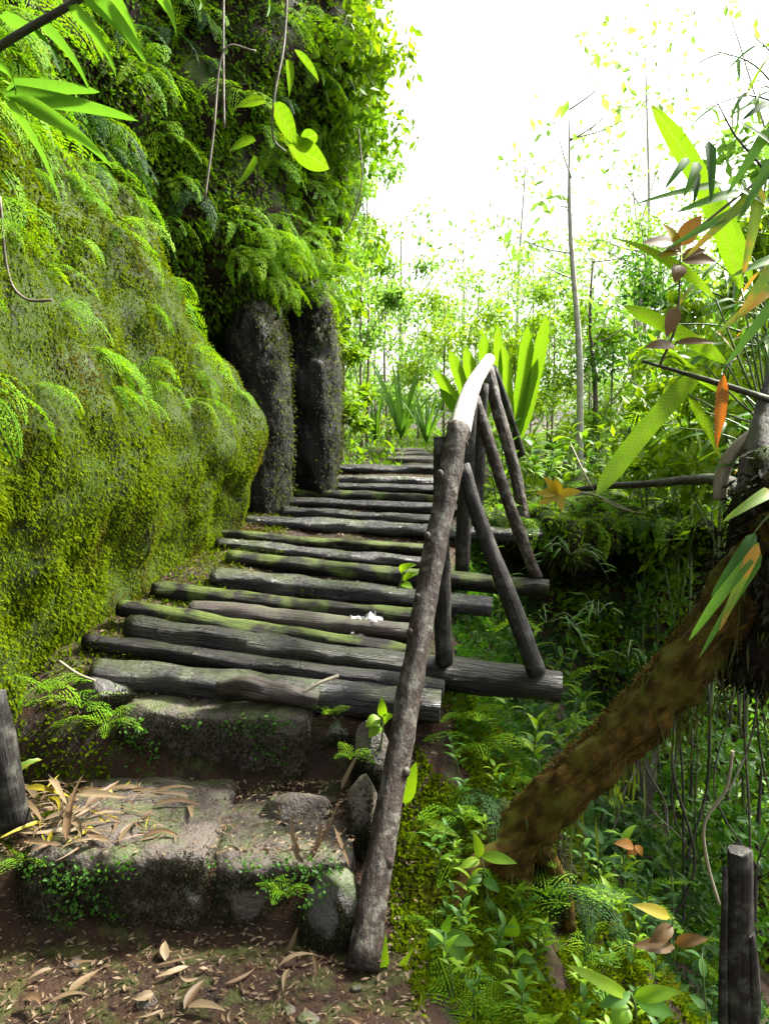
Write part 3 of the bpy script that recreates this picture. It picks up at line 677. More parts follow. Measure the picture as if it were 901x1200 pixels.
tube('limb', [P(880, 590, 2.65), P(838, 562, 3.3), P(770, 566, 4.1), P(690, 572, 4.7), P(640, 582, 5.0)], [.036, .024, .02, .018, .014], M['darktrunk'], lt, seg=10, n=7, lump=.3, seed=32)
for k, pts in enumerate((((600, 990, 2.58), (560, 1010, 2.5), (535, 1050, 2.42), (520, 1100, 2.35)), ((612, 1000, 2.6), (612, 1050, 2.55), (600, 1100, 2.5)), ((625, 985, 2.6), (655, 1030, 2.6), (668, 1090, 2.58)), ((590, 985, 2.65), (545, 985, 2.7), (505, 1000, 2.7)))):
    tube('root', [P(*q) for q in pts], [.045, .03, .022, .012][:len(pts)], M['trunk'], lt, seg=9, n=6, lump=.3, seed=60 + k)
tube('broken_branch', [P(842, 586, 2.75), P(848, 548, 2.74), P(868, 520, 2.7), P(896, 500, 2.68)], [.022, .024, .022, .02], M['palestem'], lt, M['cut'], seg=10, n=6, lump=.2, seed=33)
tube('branch', [P(905, 470, 2.6), P(860, 455, 2.65), P(810, 440, 2.7), P(752, 423, 2.8)], [.012, .010, .008, .005], M['darktrunk'], lt, seg=8, n=5, lump=.2, seed=34)
for k, (px, py, Yd, sx, sz) in enumerate(((585, 1005, 2.72, .15, .17), (635, 1030, 2.72, .12, .2), (868, 690, 2.6, .13, .17), (905, 600, 2.58, .14, .2), (545, 1020, 2.75, .14, .16), (848, 745, 2.62, .09, .12), (880, 740, 2.6, .12, .18), (905, 680, 2.52, .13, .18))):
    c = P(px, py, Yd)
    link('root_mass', rock_mesh('root_mass', (sx, sx, sz), 40 + k, M['earthwall'], p=2, amp=.4, fr=2.6, cuts=12), lt, c - lt.location)
rm = []
for o in lt.children:
    if o.name.startswith('root_mass'):
        for v in o.data.vertices:
            if random.random() < .9:
                for _ in range(3): rm.append((Vector(v.co) + o.location + Vector([random.gauss(0, .012) for _ in range(3)]), v.normal))
rp_ = np.array([tuple(a) for a, b in rm]); rn_ = np.array([tuple(b) for a, b in rm]); L = rng.uniform(.01, .05, len(rp_))
V, Q = many(rp_, rn_ * .4 + [0, 0, -.7] + rng.normal(0, .4, rp_.shape), rn_ + rng.normal(0, .4, rp_.shape), L, L * .3)
b_ = link('root_moss', mesh_np('root_moss', V, Q, M['mossblack']), lt, (0, 0, 0)); b_['kind'] = 'stuff'
lt_pts = catmull([P(*q) for q in TR[2:8]], 20)
# beard of hanging rootlets and moss under the trunk
n = 700; k = np.clip((rng.choice([.08, .2, .42, .6, .66, .85, .95], n) + rng.normal(0, .035, n)) * len(lt_pts), 0, len(lt_pts) - 1).astype(int); pp = np.array(lt_pts)[k] + rng.normal(0, .05, (n, 3)) + [0, 0, -.06]
L = rng.uniform(.03, .1, n) * (1 + 2.5 * rng.random(n) ** 4); V, Q = many(pp, np.array([0, 0, -1.0]) + rng.normal(0, .13, (n, 3)), rng.normal(0, 1, (n, 3)), L, rng.uniform(.003, .012, n))
b_ = link('hanging_rootlets', mesh_np('hanging_rootlets', V - np.array(lt.location), Q, M['mossdark']), lt, (0, 0, 0)); b_['kind'] = 'stuff'
n = 16000; k = rng.integers(0, len(lt_pts), n); th = rng.normal(math.pi / 2, .9, n)
dirs = np.stack([np.cos(th) * .6, -np.cos(th) * .6, np.sin(th)], 1); pp = np.array(lt_pts)[k] + unit(dirs) * .085 + rng.normal(0, .007, (n, 3))
L = rng.uniform(.004, .013, n); V, Q = many(pp, dirs * .6 + rng.normal(0, .7, (n, 3)), rng.normal(0, 1, (n, 3)), L, L * .5)
M['mossorange'] = leaf_mat('orange_moss', [(0, (0.05, 0.028, 0.006)), (.6, (0.10, 0.06, 0.012)), (1, (0.10, 0.11, 0.015))], trans=.3, rough=.8, spec=.1)
b_ = link('moss', mesh_np('moss', V - np.array(lt.location), Q, M['mossorange']), lt, (0, 0, 0)); b_['kind'] = 'stuff'

# ------------------------------------------------------------------ overhanging bank on the far side of the hollow
NUB, NVB = 70, 26; LG = np.zeros((NUB, NVB, 3))
for i in range(NUB):
    x = .62 + 1.75 * i / (NUB - 1)
    lipY = 5.05 + .18 * math.sin(i * .21) + .12 * math.sin(i * .53 + 1)
    zt = .93 - .03 * math.sin(i * .3)
    for j in range(NVB):
        t = j / (NVB - 1)
        # profile: over the top from the back, round the lip, and underneath to the back wall
        if t < .4: q = (6.3 - (6.3 - lipY) * t / .4, zt + .12 * (1 - t / .4))
        elif t < .6: a_ = (t - .4) / .2 * math.pi; q = (lipY - .09 * math.sin(a_), zt - .10 + .10 * math.cos(a_))
        else: q = (lipY + (6.4 - lipY) * (t - .6) / .4, zt - .2 - .9 * ((t - .6) / .4) ** 2)
        LG[i, j] = (x, q[0], q[1])
LG += (fnoise(LG, 2.4, 5, 4.0) * .09)[..., None] * np.array([.3, 1, .8])
bank = tag(link('earth_bank', grid_mesh('earth_bank', LG, M['earthwall'], flip=True)), 'overhanging mossy earth bank above the dark hollow', 'bank')
LS = Surf(LG)

# ------------------------------------------------------------------ plants
FR_WALL = [frond_mesh('frond', random.uniform(.26, .42), random.uniform(.13, .2), 13, random.uniform(-5, 25), random.uniform(-88, -75), M['fern'], True, 6, .42, s, gap=.05) for s in range(7)]
FR_WALL += [frond_mesh('frond', random.uniform(.3, .42), random.uniform(.08, .12), 22, 10, -85, M['fern'], False, 1, .42, 20 + s) for s in range(2)]
FR_DARKW = [frond_mesh('frond', random.uniform(.24, .38), random.uniform(.11, .17), 13, 10, -82, M['dark'], True, 6, .42, 40 + s) for s in range(3)]
FR_SWORD = [frond_mesh('frond', random.uniform(.24, .36), random.uniform(.08, .13), 20, 62, -25, M['fern'], False, 1, .45, 60 + s) for s in range(4)]
FR_GRND = [frond_mesh('frond', random.uniform(.16, .26), random.uniform(.1, .15), 11, 55, -30, M['fern'], True, 5, .42, 70 + s) for s in range(4)]
LF_HERB = [arc_leaf_mesh('leaf', random.uniform(.07, .12), random.uniform(.025, .042), 40, -25, m_, 'lance') for m_ in (M['lime'], M['green'], M['green'], M['lime'])]
LF_BROAD = [arc_leaf_mesh('leaf', random.uniform(.11, .16), random.uniform(.05, .07), 30, -35, m_, 'ovate') for m_ in (M['lime'], M['green'])]
LF_DARKH = [arc_leaf_mesh('leaf', random.uniform(.07, .13), random.uniform(.025, .04), 40, -30, M['dark'], 'lance') for _ in range(3)]
LF_BAMB = [arc_leaf_mesh('leaf', random.uniform(.10, .17), random.uniform(.013, .02), 10, -45, M['green'], 'bamboo', n=6) for _ in range(3)]
STEM = {}
def stem_mesh(h, r, bend, mat):
    V, Fc, Gr, mi = tube_data([(0, 0, 0), (bend * .4, 0, h * .5), (bend, 0, h)], [r, r * .8, r * .5], seg=5, n=3, lump=.05)
    return mesh_py('stem', V, Fc, mat, True, Gr)
STEMS = [(h, b, stem_mesh(h, .0035, b, M['greenstem'])) for h, b in ((.12, .02), (.2, .05), (.3, .06), (.42, .1))]
def rot(az, tilt=0, roll=0): return Matrix.Rotation(az, 4, 'Z') @ Matrix.Rotation(-tilt, 4, 'Y') @ Matrix.Rotation(roll, 4, 'X')
def fern(loc, fronds, n, label, group, az0=0, spread=math.pi, scale=1.0, tilt=0, name='fern'):
    e = empty(name, loc, label, 'fern', group)
    for i in range(n):
        az = az0 + (i / max(1, n - 1) - .5) * spread + random.uniform(-.3, .3) if n > 1 else az0
        m = rot(az, tilt + random.uniform(-.25, .25), random.uniform(-.35, .35)) @ Matrix.Scale(scale * random.uniform(.75, 1.15), 4)
        link('frond', random.choice(fronds), e, mat=m)
    return e
def herb(loc, leaves, label, group, size=1.0, nl=7, stem=1, name='leafy_plant', cat='plant', tops=True):
    e = empty(name, loc, label, cat, group)
    h, b, sm = STEMS[stem]; az = random.uniform(0, 6.28)
    link('stem', sm, e, mat=Matrix.Rotation(az, 4, 'Z') @ Matrix.Scale(size, 4))
    for i in range(nl):
        t = .35 + .65 * (i + .5) / nl
        p = Matrix.Rotation(az, 4, 'Z') @ Vector((b * t ** 1.5 * size, 0, h * t * size))
        m = Matrix.Translation(p) @ rot(i * 2.4 + random.uniform(-.4, .4), random.uniform(-.1, .5), random.uniform(-.2, .2)) @ Matrix.Scale(size * random.uniform(.7, 1.15), 4)
        link('leaf', random.choice(leaves), e, mat=m)
    return e

LMARK = [('beside the foot of the handrail pole', P(428, 1118, 2.27)), ('beside the split post', P(864, 1190, 2.25)), ('beside the root mass of the leaning trunk', P(590, 1000, 3.0)), ('under the middle of the leaning trunk', P(740, 960, 3.0)),
         ('below the lowest jutting log', P(620, 850, 3.0)), ('below the second jutting log', P(640, 740, 4.1)), ('below the wet shining log end', P(650, 660, 5.0)), ('by the dark moss-hung trunk', P(735, 1080, 4.3)), ('in front of the hollow', P(760, 740, 4.9)),
         ('along the bank lip', P(740, 590, 5.2)), ('beside the pale slender tree', P(679, 530, 7.0)), ('behind the strap fern', P(570, 500, 7.2)), ('below the ribbed fern', P(800, 540, 6.0)), ('beside the stepping stones', P(478, 530, 8.2)), ('by the dark pillar foot', P(380, 570, 7.2)), ('behind the bamboo spray', P(880, 450, 7.5))]
def near(c): return min(LMARK, key=lambda m: (m[1] - Vector(c)).length)[0]
def cliff_zone(q):
    a = 'over the dark pillars' if q[1] > 5.3 else 'behind the hanging vine' if q[1] > 4.2 else 'between vine and long grass blades' if q[1] > 3.3 else 'below the long grass blades'
    b = 'low' if q[2] < 2.6 else 'halfway up' if q[2] < 3.5 else 'high'
    return b + ' on the cliff ' + a
def bzone(q): return 'near the slot' if q[1] > 4.4 else 'midway along the stairs' if q[1] > 3.4 else 'above the dark post'
# ferns hanging from the cliff
def wall_az(nv): return math.atan2(nv[1], nv[0])
pw, nw = US.sample(620, visu * np.clip(4.2 / US.P[:-1, :-1, 1], .3, 1.6) ** 2.2)
cnt = 0
for q, nv in zip(pw, nw):
    if q[2] < 1.95 or q[2] > 5.6 or q[1] < 2.3 or q[1] > 7.6: continue
    if noise.noise(Vector(q) * 2.3) < -.6: continue
    sh = random.random()
    if sh < .8: fr, lab, g = FR_WALL, 'bright feathery fern hanging ' + cliff_zone(q), 'bright ferns hanging ' + cliff_zone(q)
    else: fr, lab, g = FR_DARKW, 'dark green feathery fern hanging ' + cliff_zone(q), 'dark ferns hanging ' + cliff_zone(q)
    fern(Vector(q) - Vector(nv) * .02, fr, random.choice((3, 4, 4, 5)), lab, g, wall_az(nv), 2.2, random.uniform(.75, 1.3), name='hanging_fern'); cnt += 1
    if cnt >= 295: break
pw, nw = BS.sample(90, vis * (BS.P[:-1, :-1, 2] > 1.55) * np.clip(4 / BS.P[:-1, :-1, 1], .3, 1.6) ** 2)
for q, nv in zip(pw, nw): fern(Vector(q), FR_WALL, 3, 'bright fern rooted in the moss of the upper boulder ' + bzone(q), 'ferns on the upper boulder ' + bzone(q), wall_az(nv), 2.0, random.uniform(.5, .95), name='small_fern')

for i in range(26):
    px = 268 + 5.4 * i; q = P(px, random.uniform(270, 345), random.uniform(5.3, 5.75) if px < 345 else random.uniform(5.7, 6.1))
    fern(q, FR_WALL, 4, 'bright fern drooping over the dark slot between the rock pillars', 'ferns drooping over the rock pillars', random.uniform(-.9, -.2), 2.4, random.uniform(.6, 1.0), name='hanging_fern')
for i in range(26):
    x = .8 + 1.55 * i / 25; fern(Vector((x + random.uniform(-.05, .05), 4.98 + random.uniform(0, .2), .92)), FR_WALL if i % 3 else FR_DARKW, 4, ('bright' if i % 3 else 'dark') + ' fern hanging over the lip of the hollow ' + near((x, 5, .9)), 'ferns hanging over the hollow', -1.57, 2.4, random.uniform(.5, .95), name='hanging_fern')
# tall bird-nest straps behind the handrail
nest = empty('strap_fern', P(570, 520, 6.3), 'upright strap-leaved fern with glowing green blades behind the handrail top', 'fern')
for (x0, y0, x1, y1, w) in ((556, 480, 507, 432, 15), (560, 480, 526, 408, 15), (562, 480, 545, 405, 17), (566, 470, 566, 388, 17), (580, 470, 583, 378, 12), (596, 480, 588, 402, 15), (600, 482, 618, 380, 20), (608, 486, 640, 366, 17), (604, 488, 630, 420, 12), (560, 490, 515, 455, 13)):
    leaf_obj('frond', P(x0, y0 + 30, 6.3), P(x1, y1, 6.2), w * 6.2 / F * .95, M['blade'], nest, sag=.03, hint=(random.uniform(.1, .9), 1, .1), prof='strap', n=10, wave=.04)
def strap_plant(px, py, Y, n, label, L=.5, w=.03, group=None):
    c = G(px, py, 0) if Y is None else P(px, py, Y)
    e = empty('grass_clump', c, label, 'grass', group)
    for i in range(n):
        az = random.uniform(0, 6.28); t = random.uniform(.05, .5)
        leaf_obj('blade', c, c + Vector((math.cos(az) * L * t, math.sin(az) * L * t, L * random.uniform(.6, 1))), w, M['smoothblade'], e, sag=random.uniform(.02, .08), prof='bamboo', n=6)
    return e
strap_plant(470, 515, 8.6, 14, 'tall grassy clump beside the stepping stones', .9, .045)
strap_plant(500, 520, 8.0, 12, 'grassy clump between the stepping stones and strap fern', .6, .04)
strap_plant(440, 522, 9.0, 10, 'grassy clump at the far end of the path', .7, .04)

# hero leaves upper left: long blades on a dark cane
cane = empty('broad_grass', P(-30, 130, 2.3), 'long glossy grass blades arching from a dark cane above the cliff ferns', 'grass')
tube('cane', [P(-60, 95, 2.3), P(20, 42, 2.2), P(95, -2, 2.15), P(180, -60, 2.1)], [.012, .011, .010, .008], M['darktrunk'], cane, seg=8, n=5, lump=.1)
for (x0, y0, x1, y1, w, d) in ((85, -20, 172, 76, 26, 2.1), (110, -30, 165, 70, 20, 2.15), (165, -30, 207, 44, 20, 2.1), (80, 8, 137, 92, 16, 2.15), (40, 20, 106, 110, 14, 2.2), (5, 112, 163, 142, 17, 2.15), (20, 118, 133, 198, 20, 2.1), (5, 118, 70, 240, 18, 2.2), (8, 105, 118, 108, 15, 2.2), (-10, 70, 18, 112, 12, 2.2), (215, -20, 233, 12, 12, 2.1), (0, 20, 60, 55, 12, 2.25), (300, -30, 312, 20, 14, 2.2)):
    leaf_obj('blade', P(x0, y0, d), P(x1, y1, d - .1), w * d / F * 1.5, M['smoothblade'], cane, sag=.018, hint=(random.uniform(.4, .9), .6, .6), prof='bamboo', n=10, fold=.25)

# climbing vine with large heart leaves
vine = empty('climbing_vine', P(338, -20, 3.3), 'hanging vine with large glowing yellow-green leaves in front of the cliff', 'vine')
tube('stem', [P(338, -40, 3.3), P(333, 50, 3.25), P(322, 110, 3.2), P(320, 160, 3.2), P(335, 178, 3.2)], [.005, .005, .0045, .004, .003], M['twig'], vine, seg=6, n=5)
for (x0, y0, x1, y1, w, h) in ((318, 122, 348, 172, 28, (.2, -1, .2)), (338, 172, 386, 198, 32, (-.1, -1, .5)), (298, 182, 270, 224, 26, (.4, -1, .1)), (300, 165, 268, 178, 20, (0, -.4, 1)), (312, 120, 276, 126, 18, (0, -.5, 1)), (352, 165, 372, 158, 16, (0, -1, .6)), (335, 70, 338, 115, 20, (.6, -1, 0)), (345, 58, 374, 96, 10, (0, -1, .5)), (108, 45, 121, 74, 14, (0, -1, .3))):
    leaf_obj('leaf', P(x0, y0, 3.2), P(x1, y1, 3.12), w * 3.2 / F * 1.1, M['vineleaf'], vine, sag=.012, hint=(.6 + h[0] * .5, .7, .4 + h[2] * .4), prof='ovate', n=8, fold=.12)

# ribbed blades, bamboo sprays and bronze sapling on the leaning tree
rb = empty('ribbed_fern', P(872, 520, 2.8), 'epiphytic fern with broad ribbed yellow-green blades on the leaning tree', 'fern')
for (x0, y0, x1, y1, w, s_, d) in ((826, 428, 697, 582, 40, .02, 2.75), (868, 338, 762, 122, 42, .03, 2.8), (838, 350, 716, 278, 22, .02, 2.7), (850, 425, 730, 358, 30, .02, 2.75), (806, 462, 848, 548, 22, .02, 2.7), (870, 400, 770, 420, 30, .0, 2.85), (880, 330, 800, 180, 26, .02, 2.9), (870, 470, 758, 390, 26, .01, 2.8)):
    leaf_obj('frond', P(x0, y0, d), P(x1, y1, d), w * d / F * .56, M['blade'], rb, sag=s_ * 1.8, side=random.uniform(-.03, .03), twist=random.uniform(-.6, .6), hint=(random.uniform(.3, .8), .8, .3), prof='strap' if w > 25 else 'lance', n=14, wave=.05, fold=.1)
    tube('stalk', [P(900, 500, 2.84), P((x0 + 900) / 2, (y0 + 510) / 2, (d + 2.8) / 2), P(x0, y0, d)], [.005, .004, .003], M['greenstem'], rb, seg=5, n=4)
bs = empty('bamboo_spray', P(900, 250, 2.5), 'drooping bamboo spray of narrow green and yellowing leaves on the leaning tree', 'bamboo')
tube('culm', [P(960, 330, 2.45), P(905, 215, 2.5), P(862, 160, 2.55), P(840, 120, 2.6)], [.006, .005, .004, .002], M['darktrunk'], bs, seg=6, n=5)
tube('culm', [P(960, 160, 2.45), P(880, 218, 2.5), P(820, 265, 2.55), P(770, 300, 2.6)], [.006, .005, .004, .002], M['palestem'], bs, seg=6, n=5)
for (x0, y0, x1, y1, w, mk) in ((818, 190, 800, 232, 11, 'green'), (806, 185, 778, 222, 9, 'green'), (830, 165, 832, 238, 13, 'dark'), (815, 200, 812, 240, 9, 'dark'), (868, 225, 790, 250, 13, 'smoothblade'), (880, 240, 780, 292, 12, 'smoothblade'), (885, 225, 800, 305, 12, 'greenyellow'), (890, 215, 868, 330, 15, 'greenyellow'), (901, 150, 850, 230, 12, 'smoothblade'), (905, 185, 862, 262, 12, 'smoothblade'), (901, 120, 868, 142, 9, 'dark'), (915, 180, 858, 140, 10, 'dark'), (905, 310, 860, 378, 12, 'greenyellow'), (915, 330, 838, 392, 12, 'greenyellow'), (915, 300, 855, 325, 11, 'smoothblade'), (910, 350, 848, 430, 12, 'smoothblade'), (905, 245, 835, 210, 9, 'smoothblade'), (850, 215, 742, 240, 10, 'smoothblade')):
    leaf_obj('leaf', P(x0, y0, 2.5), P(x1, y1, 2.45), w * 2.5 / F * 1.2, M[mk], bs, sag=.008, hint=(.2, -.8, .6), prof='bamboo', n=8, fold=.2)
for (px, py, lab, tips) in ((930, 420, 'bamboo spray with dense narrow leaves behind the bronze sapling', ((800, 330), (770, 380), (830, 300), (860, 350), (810, 420), (850, 400), (880, 300))), (930, 560, 'bamboo spray with dense narrow leaves around the broken branch', ((820, 480), (850, 520), (790, 500), (870, 460), (880, 540), (830, 600))), (930, 130, 'bamboo spray with dense narrow leaves high above the ribbed fern', ((840, 60), (870, 110), (820, 130), (880, 40), (885, 180)))):
    c = P(px, py, 2.95); e = empty('bamboo_spray', c, lab, 'bamboo', 'bamboo sprays on the ravine side')
    for (tx, ty) in tips:
        t = P(tx, ty, 2.9 + random.uniform(-.2, .3)); mid = c.lerp(t, .5) + Vector((0, 0, .05)); tube('culm', [c, mid, t], [.005, .004, .0015], M['greenstem'], e, seg=5, n=5)
        for k in range(8):
            u = .35 + .65 * k / 7; q = c.lerp(mid, min(1, u * 2)) if u < .5 else mid.lerp(t, u * 2 - 1)
            d = Vector((random.uniform(-1, .3), random.uniform(-.5, .4), random.uniform(-.8, .25))).normalized() * random.uniform(.09, .17)
            leaf_obj('leaf', q, q + d, random.uniform(.014, .022), M[random.choice(('smoothblade', 'lime', 'green', 'greenyellow', 'smoothblade'))], e, sag=.012, hint=(random.uniform(-.4, .4), -.6, .8), prof='bamboo', n=6)
b2 = empty('bamboo_shoot', P(905, 590, 2.3), 'bamboo shoot with long green and orange-edged leaves below the dark trunk', 'bamboo')
tube('culm', [P(960, 560, 2.25), P(905, 600, 2.3), P(880, 628, 2.32)], [.005, .004, .002], M['greenstem'], b2, seg=6, n=4)
for (x0, y0, x1, y1, w, mk) in ((886, 640, 806, 752, 15, 'smoothblade'), (888, 636, 842, 740, 12, 'greenyellow'), (885, 625, 832, 700, 11, 'dark'), (905, 575, 846, 612, 13, 'greenyellow'), (892, 650, 818, 772, 10, 'smoothblade')):
    leaf_obj('leaf', P(x0, y0, 2.3), P(x1, y1, 2.25), w * 2.3 / F * 1.3, M[mk], b2, sag=.015, hint=(-.4, -.8, .3), prof='bamboo', n=10)
br = empty('bronze_sapling', P(795, 445, 2.7), 'slender sapling with bronze-brown young leaves beside the ribbed fern', 'sapling')
tube('stem', [P(772, 430, 2.72), P(792, 380, 2.7), P(796, 320, 2.7), P(797, 288, 2.7)], [.005, .004, .003, .002], M['twig'], br, seg=6, n=5)
for (x0, y0, x1, y1, w, mk) in ((797, 290, 752, 285, 20, 'bronze'), (797, 288, 822, 252, 20, 'bronze'), (798, 305, 838, 308, 20, 'bronze'), (798, 302, 828, 294, 14, 'bronze'), (797, 310, 790, 332, 15, 'bronze'), (792, 360, 780, 396, 15, 'bronze'), (790, 405, 754, 408, 14, 'bronze'), (796, 295, 775, 262, 16, 'ochre'), (797, 296, 772, 302, 12, 'ochre'), (790, 402, 838, 402, 10, 'bronze')):
    leaf_obj('leaf', P(x0, y0, 2.7), P(x1, y1, 2.66), w * 2.7 / F * 1.15, M[mk], br, sag=.008, hint=(0, -.8, .6), prof='ovate', n=7)
dl = empty('hanging_dead_leaf', P(846, 440, 2.65), 'orange withered leaf hanging below the ribbed fern', 'leaf')
leaf_obj('blade', P(847, 438, 2.65), P(838, 530, 2.63), .042, M['orange'], dl, prof='lance', hint=(0, -1, 0), n=10, wave=.08, fold=.4)
tube('stalk', [P(862, 420, 2.66), P(852, 428, 2.65), P(847, 440, 2.65)], [.002, .002, .002], M['twig'], dl, seg=5, n=3)

# yellow star plant on a bare stem, over the hollow
ys = empty('star_plant', P(655, 590, 4.2), 'rosette of yellow star-shaped leaves on a thin stem over the dark hollow', 'plant')
for (x1, y1) in ((636, 558), (626, 578), (630, 592), (658, 600), (682, 576), (650, 560)):
    leaf_obj('leaf', P(654, 579, 4.2), P(x1, y1, 4.15), .05, M['ochre'], ys, sag=.01, hint=(0, -1, .3), prof='ovate', n=6)
tube('stem', [P(654, 579, 4.2), P(690, 578, 4.3), P(742, 600, 4.35), P(700, 580, 4.6), P(668, 520, 4.9)], [.004] * 5, M['palestem'], ys, seg=6, n=5)

# small bamboo bushes hanging beside the log ends
for (px, py, Y, n, lab) in ((668, 650, 4.6, 34, 'small drooping bamboo bush with shiny narrow leaves right of the second brace'), (700, 720, 4.3, 40, 'small drooping bamboo bush in the dark below the hollow'), (640, 730, 3.9, 26, 'small bamboo tuft between the two lowest jutting logs'), (735, 770, 4.0, 26, 'small bamboo bush just above the leaning trunk')):
    c = P(px, py, Y); e = empty('bamboo_bush', c, lab, 'bamboo', 'small bamboo bushes in the ravine')
    for s in range(max(4, n // 6)):
        az = random.uniform(0, 6.28); tip = c + Vector((math.cos(az) * .22, math.sin(az) * .22, random.uniform(-.18, .05)))
        mid = (c + tip) / 2 + Vector((0, 0, .1)); tube('stem', [c, mid, tip], [.003, .002, .001], M['greenstem'], e, seg=4, n=4)
        for k in range(6):
            t = .3 + .7 * k / 5; q = c.lerp(mid, min(1, t * 2)) if t < .5 else mid.lerp(tip, t * 2 - 1)
            link('leaf', random.choice(LF_BAMB), e, mat=Matrix.Translation(q - c) @ rot(az + random.uniform(-1, 1), random.uniform(-.6, .2), random.uniform(-.5, .5)) @ Matrix.Scale(random.uniform(.6, .95), 4))

# hero herbs on the near slope
def hero(px, py, Y, leaves, label, mk='lime', name='broadleaf_plant', wscale=1.0, prof='ovate', hint=(0, -.7, .7)):
    c = P(px, py, Y); e = empty(name, c, label, 'plant')
    for lf in leaves:
        x0, y0, x1, y1, w = lf[:5]; m_ = lf[5] if len(lf) > 5 else mk
        leaf_obj('leaf', P(x0, y0, Y), P(x1, y1, Y - .03), w * Y / F * 1.15 * wscale, M[m_], e, sag=.012, hint=hint, prof=prof, n=7)
    tx = sum(l[0] for l in leaves) / len(leaves); ty = min(l[1] for l in leaves)
    tube('stem', [c, P((px + tx) / 2 + 2, (py + ty) / 2, Y), P(tx, ty, Y)], [.004, .0035, .002], M['greenstem'], e, seg=6, n=4)
    return e
hero(572, 1090, 2.45, [(562, 1005, 554, 974, 12), (562, 1008, 536, 1018, 11), (564, 1003, 606, 1012, 13), (566, 1030, 585, 1046, 12, 'green'), (564, 1026, 545, 1040, 11, 'green'), (570, 1050, 580, 1090, 13, 'green')], 'broad-leaved seedling with upright lime leaf in front of the leaning trunk')
hero(600, 1140, 2.35, [(598, 1098, 602, 1072, 17), (598, 1120, 575, 1132, 12, 'green'), (600, 1118, 628, 1128, 14, 'green'), (600, 1125, 640, 1150, 16, 'green')], 'seedling topped by one rounded lime leaf')
hero(745, 1195, 2.2, [(738, 1170, 662, 1130, 15), (742, 1168, 798, 1162, 18), (738, 1165, 700, 1180, 16, 'green'), (745, 1172, 790, 1190, 20, 'green'), (735, 1178, 716, 1200, 24)], 'broad-leaved plant with long arching lime leaves beside the split post')
hero(628, 1225, 2.15, [(628, 1205, 612, 1186, 22), (630, 1205, 646, 1188, 20)], 'pair of bright rounded leaves at the muddy path edge')
hero(520, 1170, 2.2, [(524, 1100, 545, 1130, 18, 'green'), (522, 1092, 500, 1112, 16, 'green'), (522, 1095, 556, 1108, 16), (520, 1130, 492, 1150, 16, 'green'), (524, 1135, 556, 1160, 18, 'green'), (521, 1092, 528, 1070, 10)], 'green broad-leaved plant on the mossy slope below the handrail foot', mk='green')
hero(478, 975, 2.62, [(474, 942, 488, 892, 17)], 'single upright lime leaf rising behind the handrail pole', name='seedling')
hero(500, 1000, 2.6, [(496, 965, 476, 972, 10), (498, 962, 540, 982, 11), (497, 960, 515, 955, 9), (496, 968, 470, 988, 9, 'green')], 'small plant with two arching lime leaves beside the handrail pole', prof='lance')
hero(455, 1180, 2.15, [(448, 1160, 425, 1100, 11, 'green'), (450, 1160, 452, 1092, 11), (455, 1160, 485, 1110, 12), (458, 1165, 505, 1135, 12, 'green'), (450, 1168, 420, 1140, 10, 'green'), (458, 1170, 500, 1170, 12)], 'rosette of strap leaves at the foot of the handrail pole', prof='lance', name='leafy_rosette')
hero(445, 880, 2.7, [(446, 842, 428, 852, 14), (448, 840, 447, 815, 10), (450, 846, 462, 838, 12), (446, 850, 432, 865, 13)], 'lime seedling growing against the handrail pole above the pale stone')
hero(742, 1010, 3.1, [(742, 992, 718, 988, 12, 'orange'), (744, 992, 735, 1006, 10, 'orange'), (744, 990, 752, 1004, 8, 'orange')], 'small plant with drooping orange young leaves under the trunk', mk='orange', name='orange_leaved_plant')
hero(780, 1120, 2.5, [(785, 1075, 740, 1060, 14, 'ochre'), (788, 1085, 760, 1105, 16, 'bronze'), (790, 1110, 740, 1108, 16, 'bronze'), (790, 1105, 830, 1100, 14, 'bronze')], 'plant with ragged brown and yellow leaves beside the split post', mk='bronze', name='brown_leaved_plant')
hero(466, 690, 3.4, [(470, 672, 478, 660, 9), (472, 680, 490, 672, 9), (470, 685, 484, 690, 9), (474, 668, 488, 662, 8)], 'small green seedling sprouting between the logs beside the rail', name='seedling')

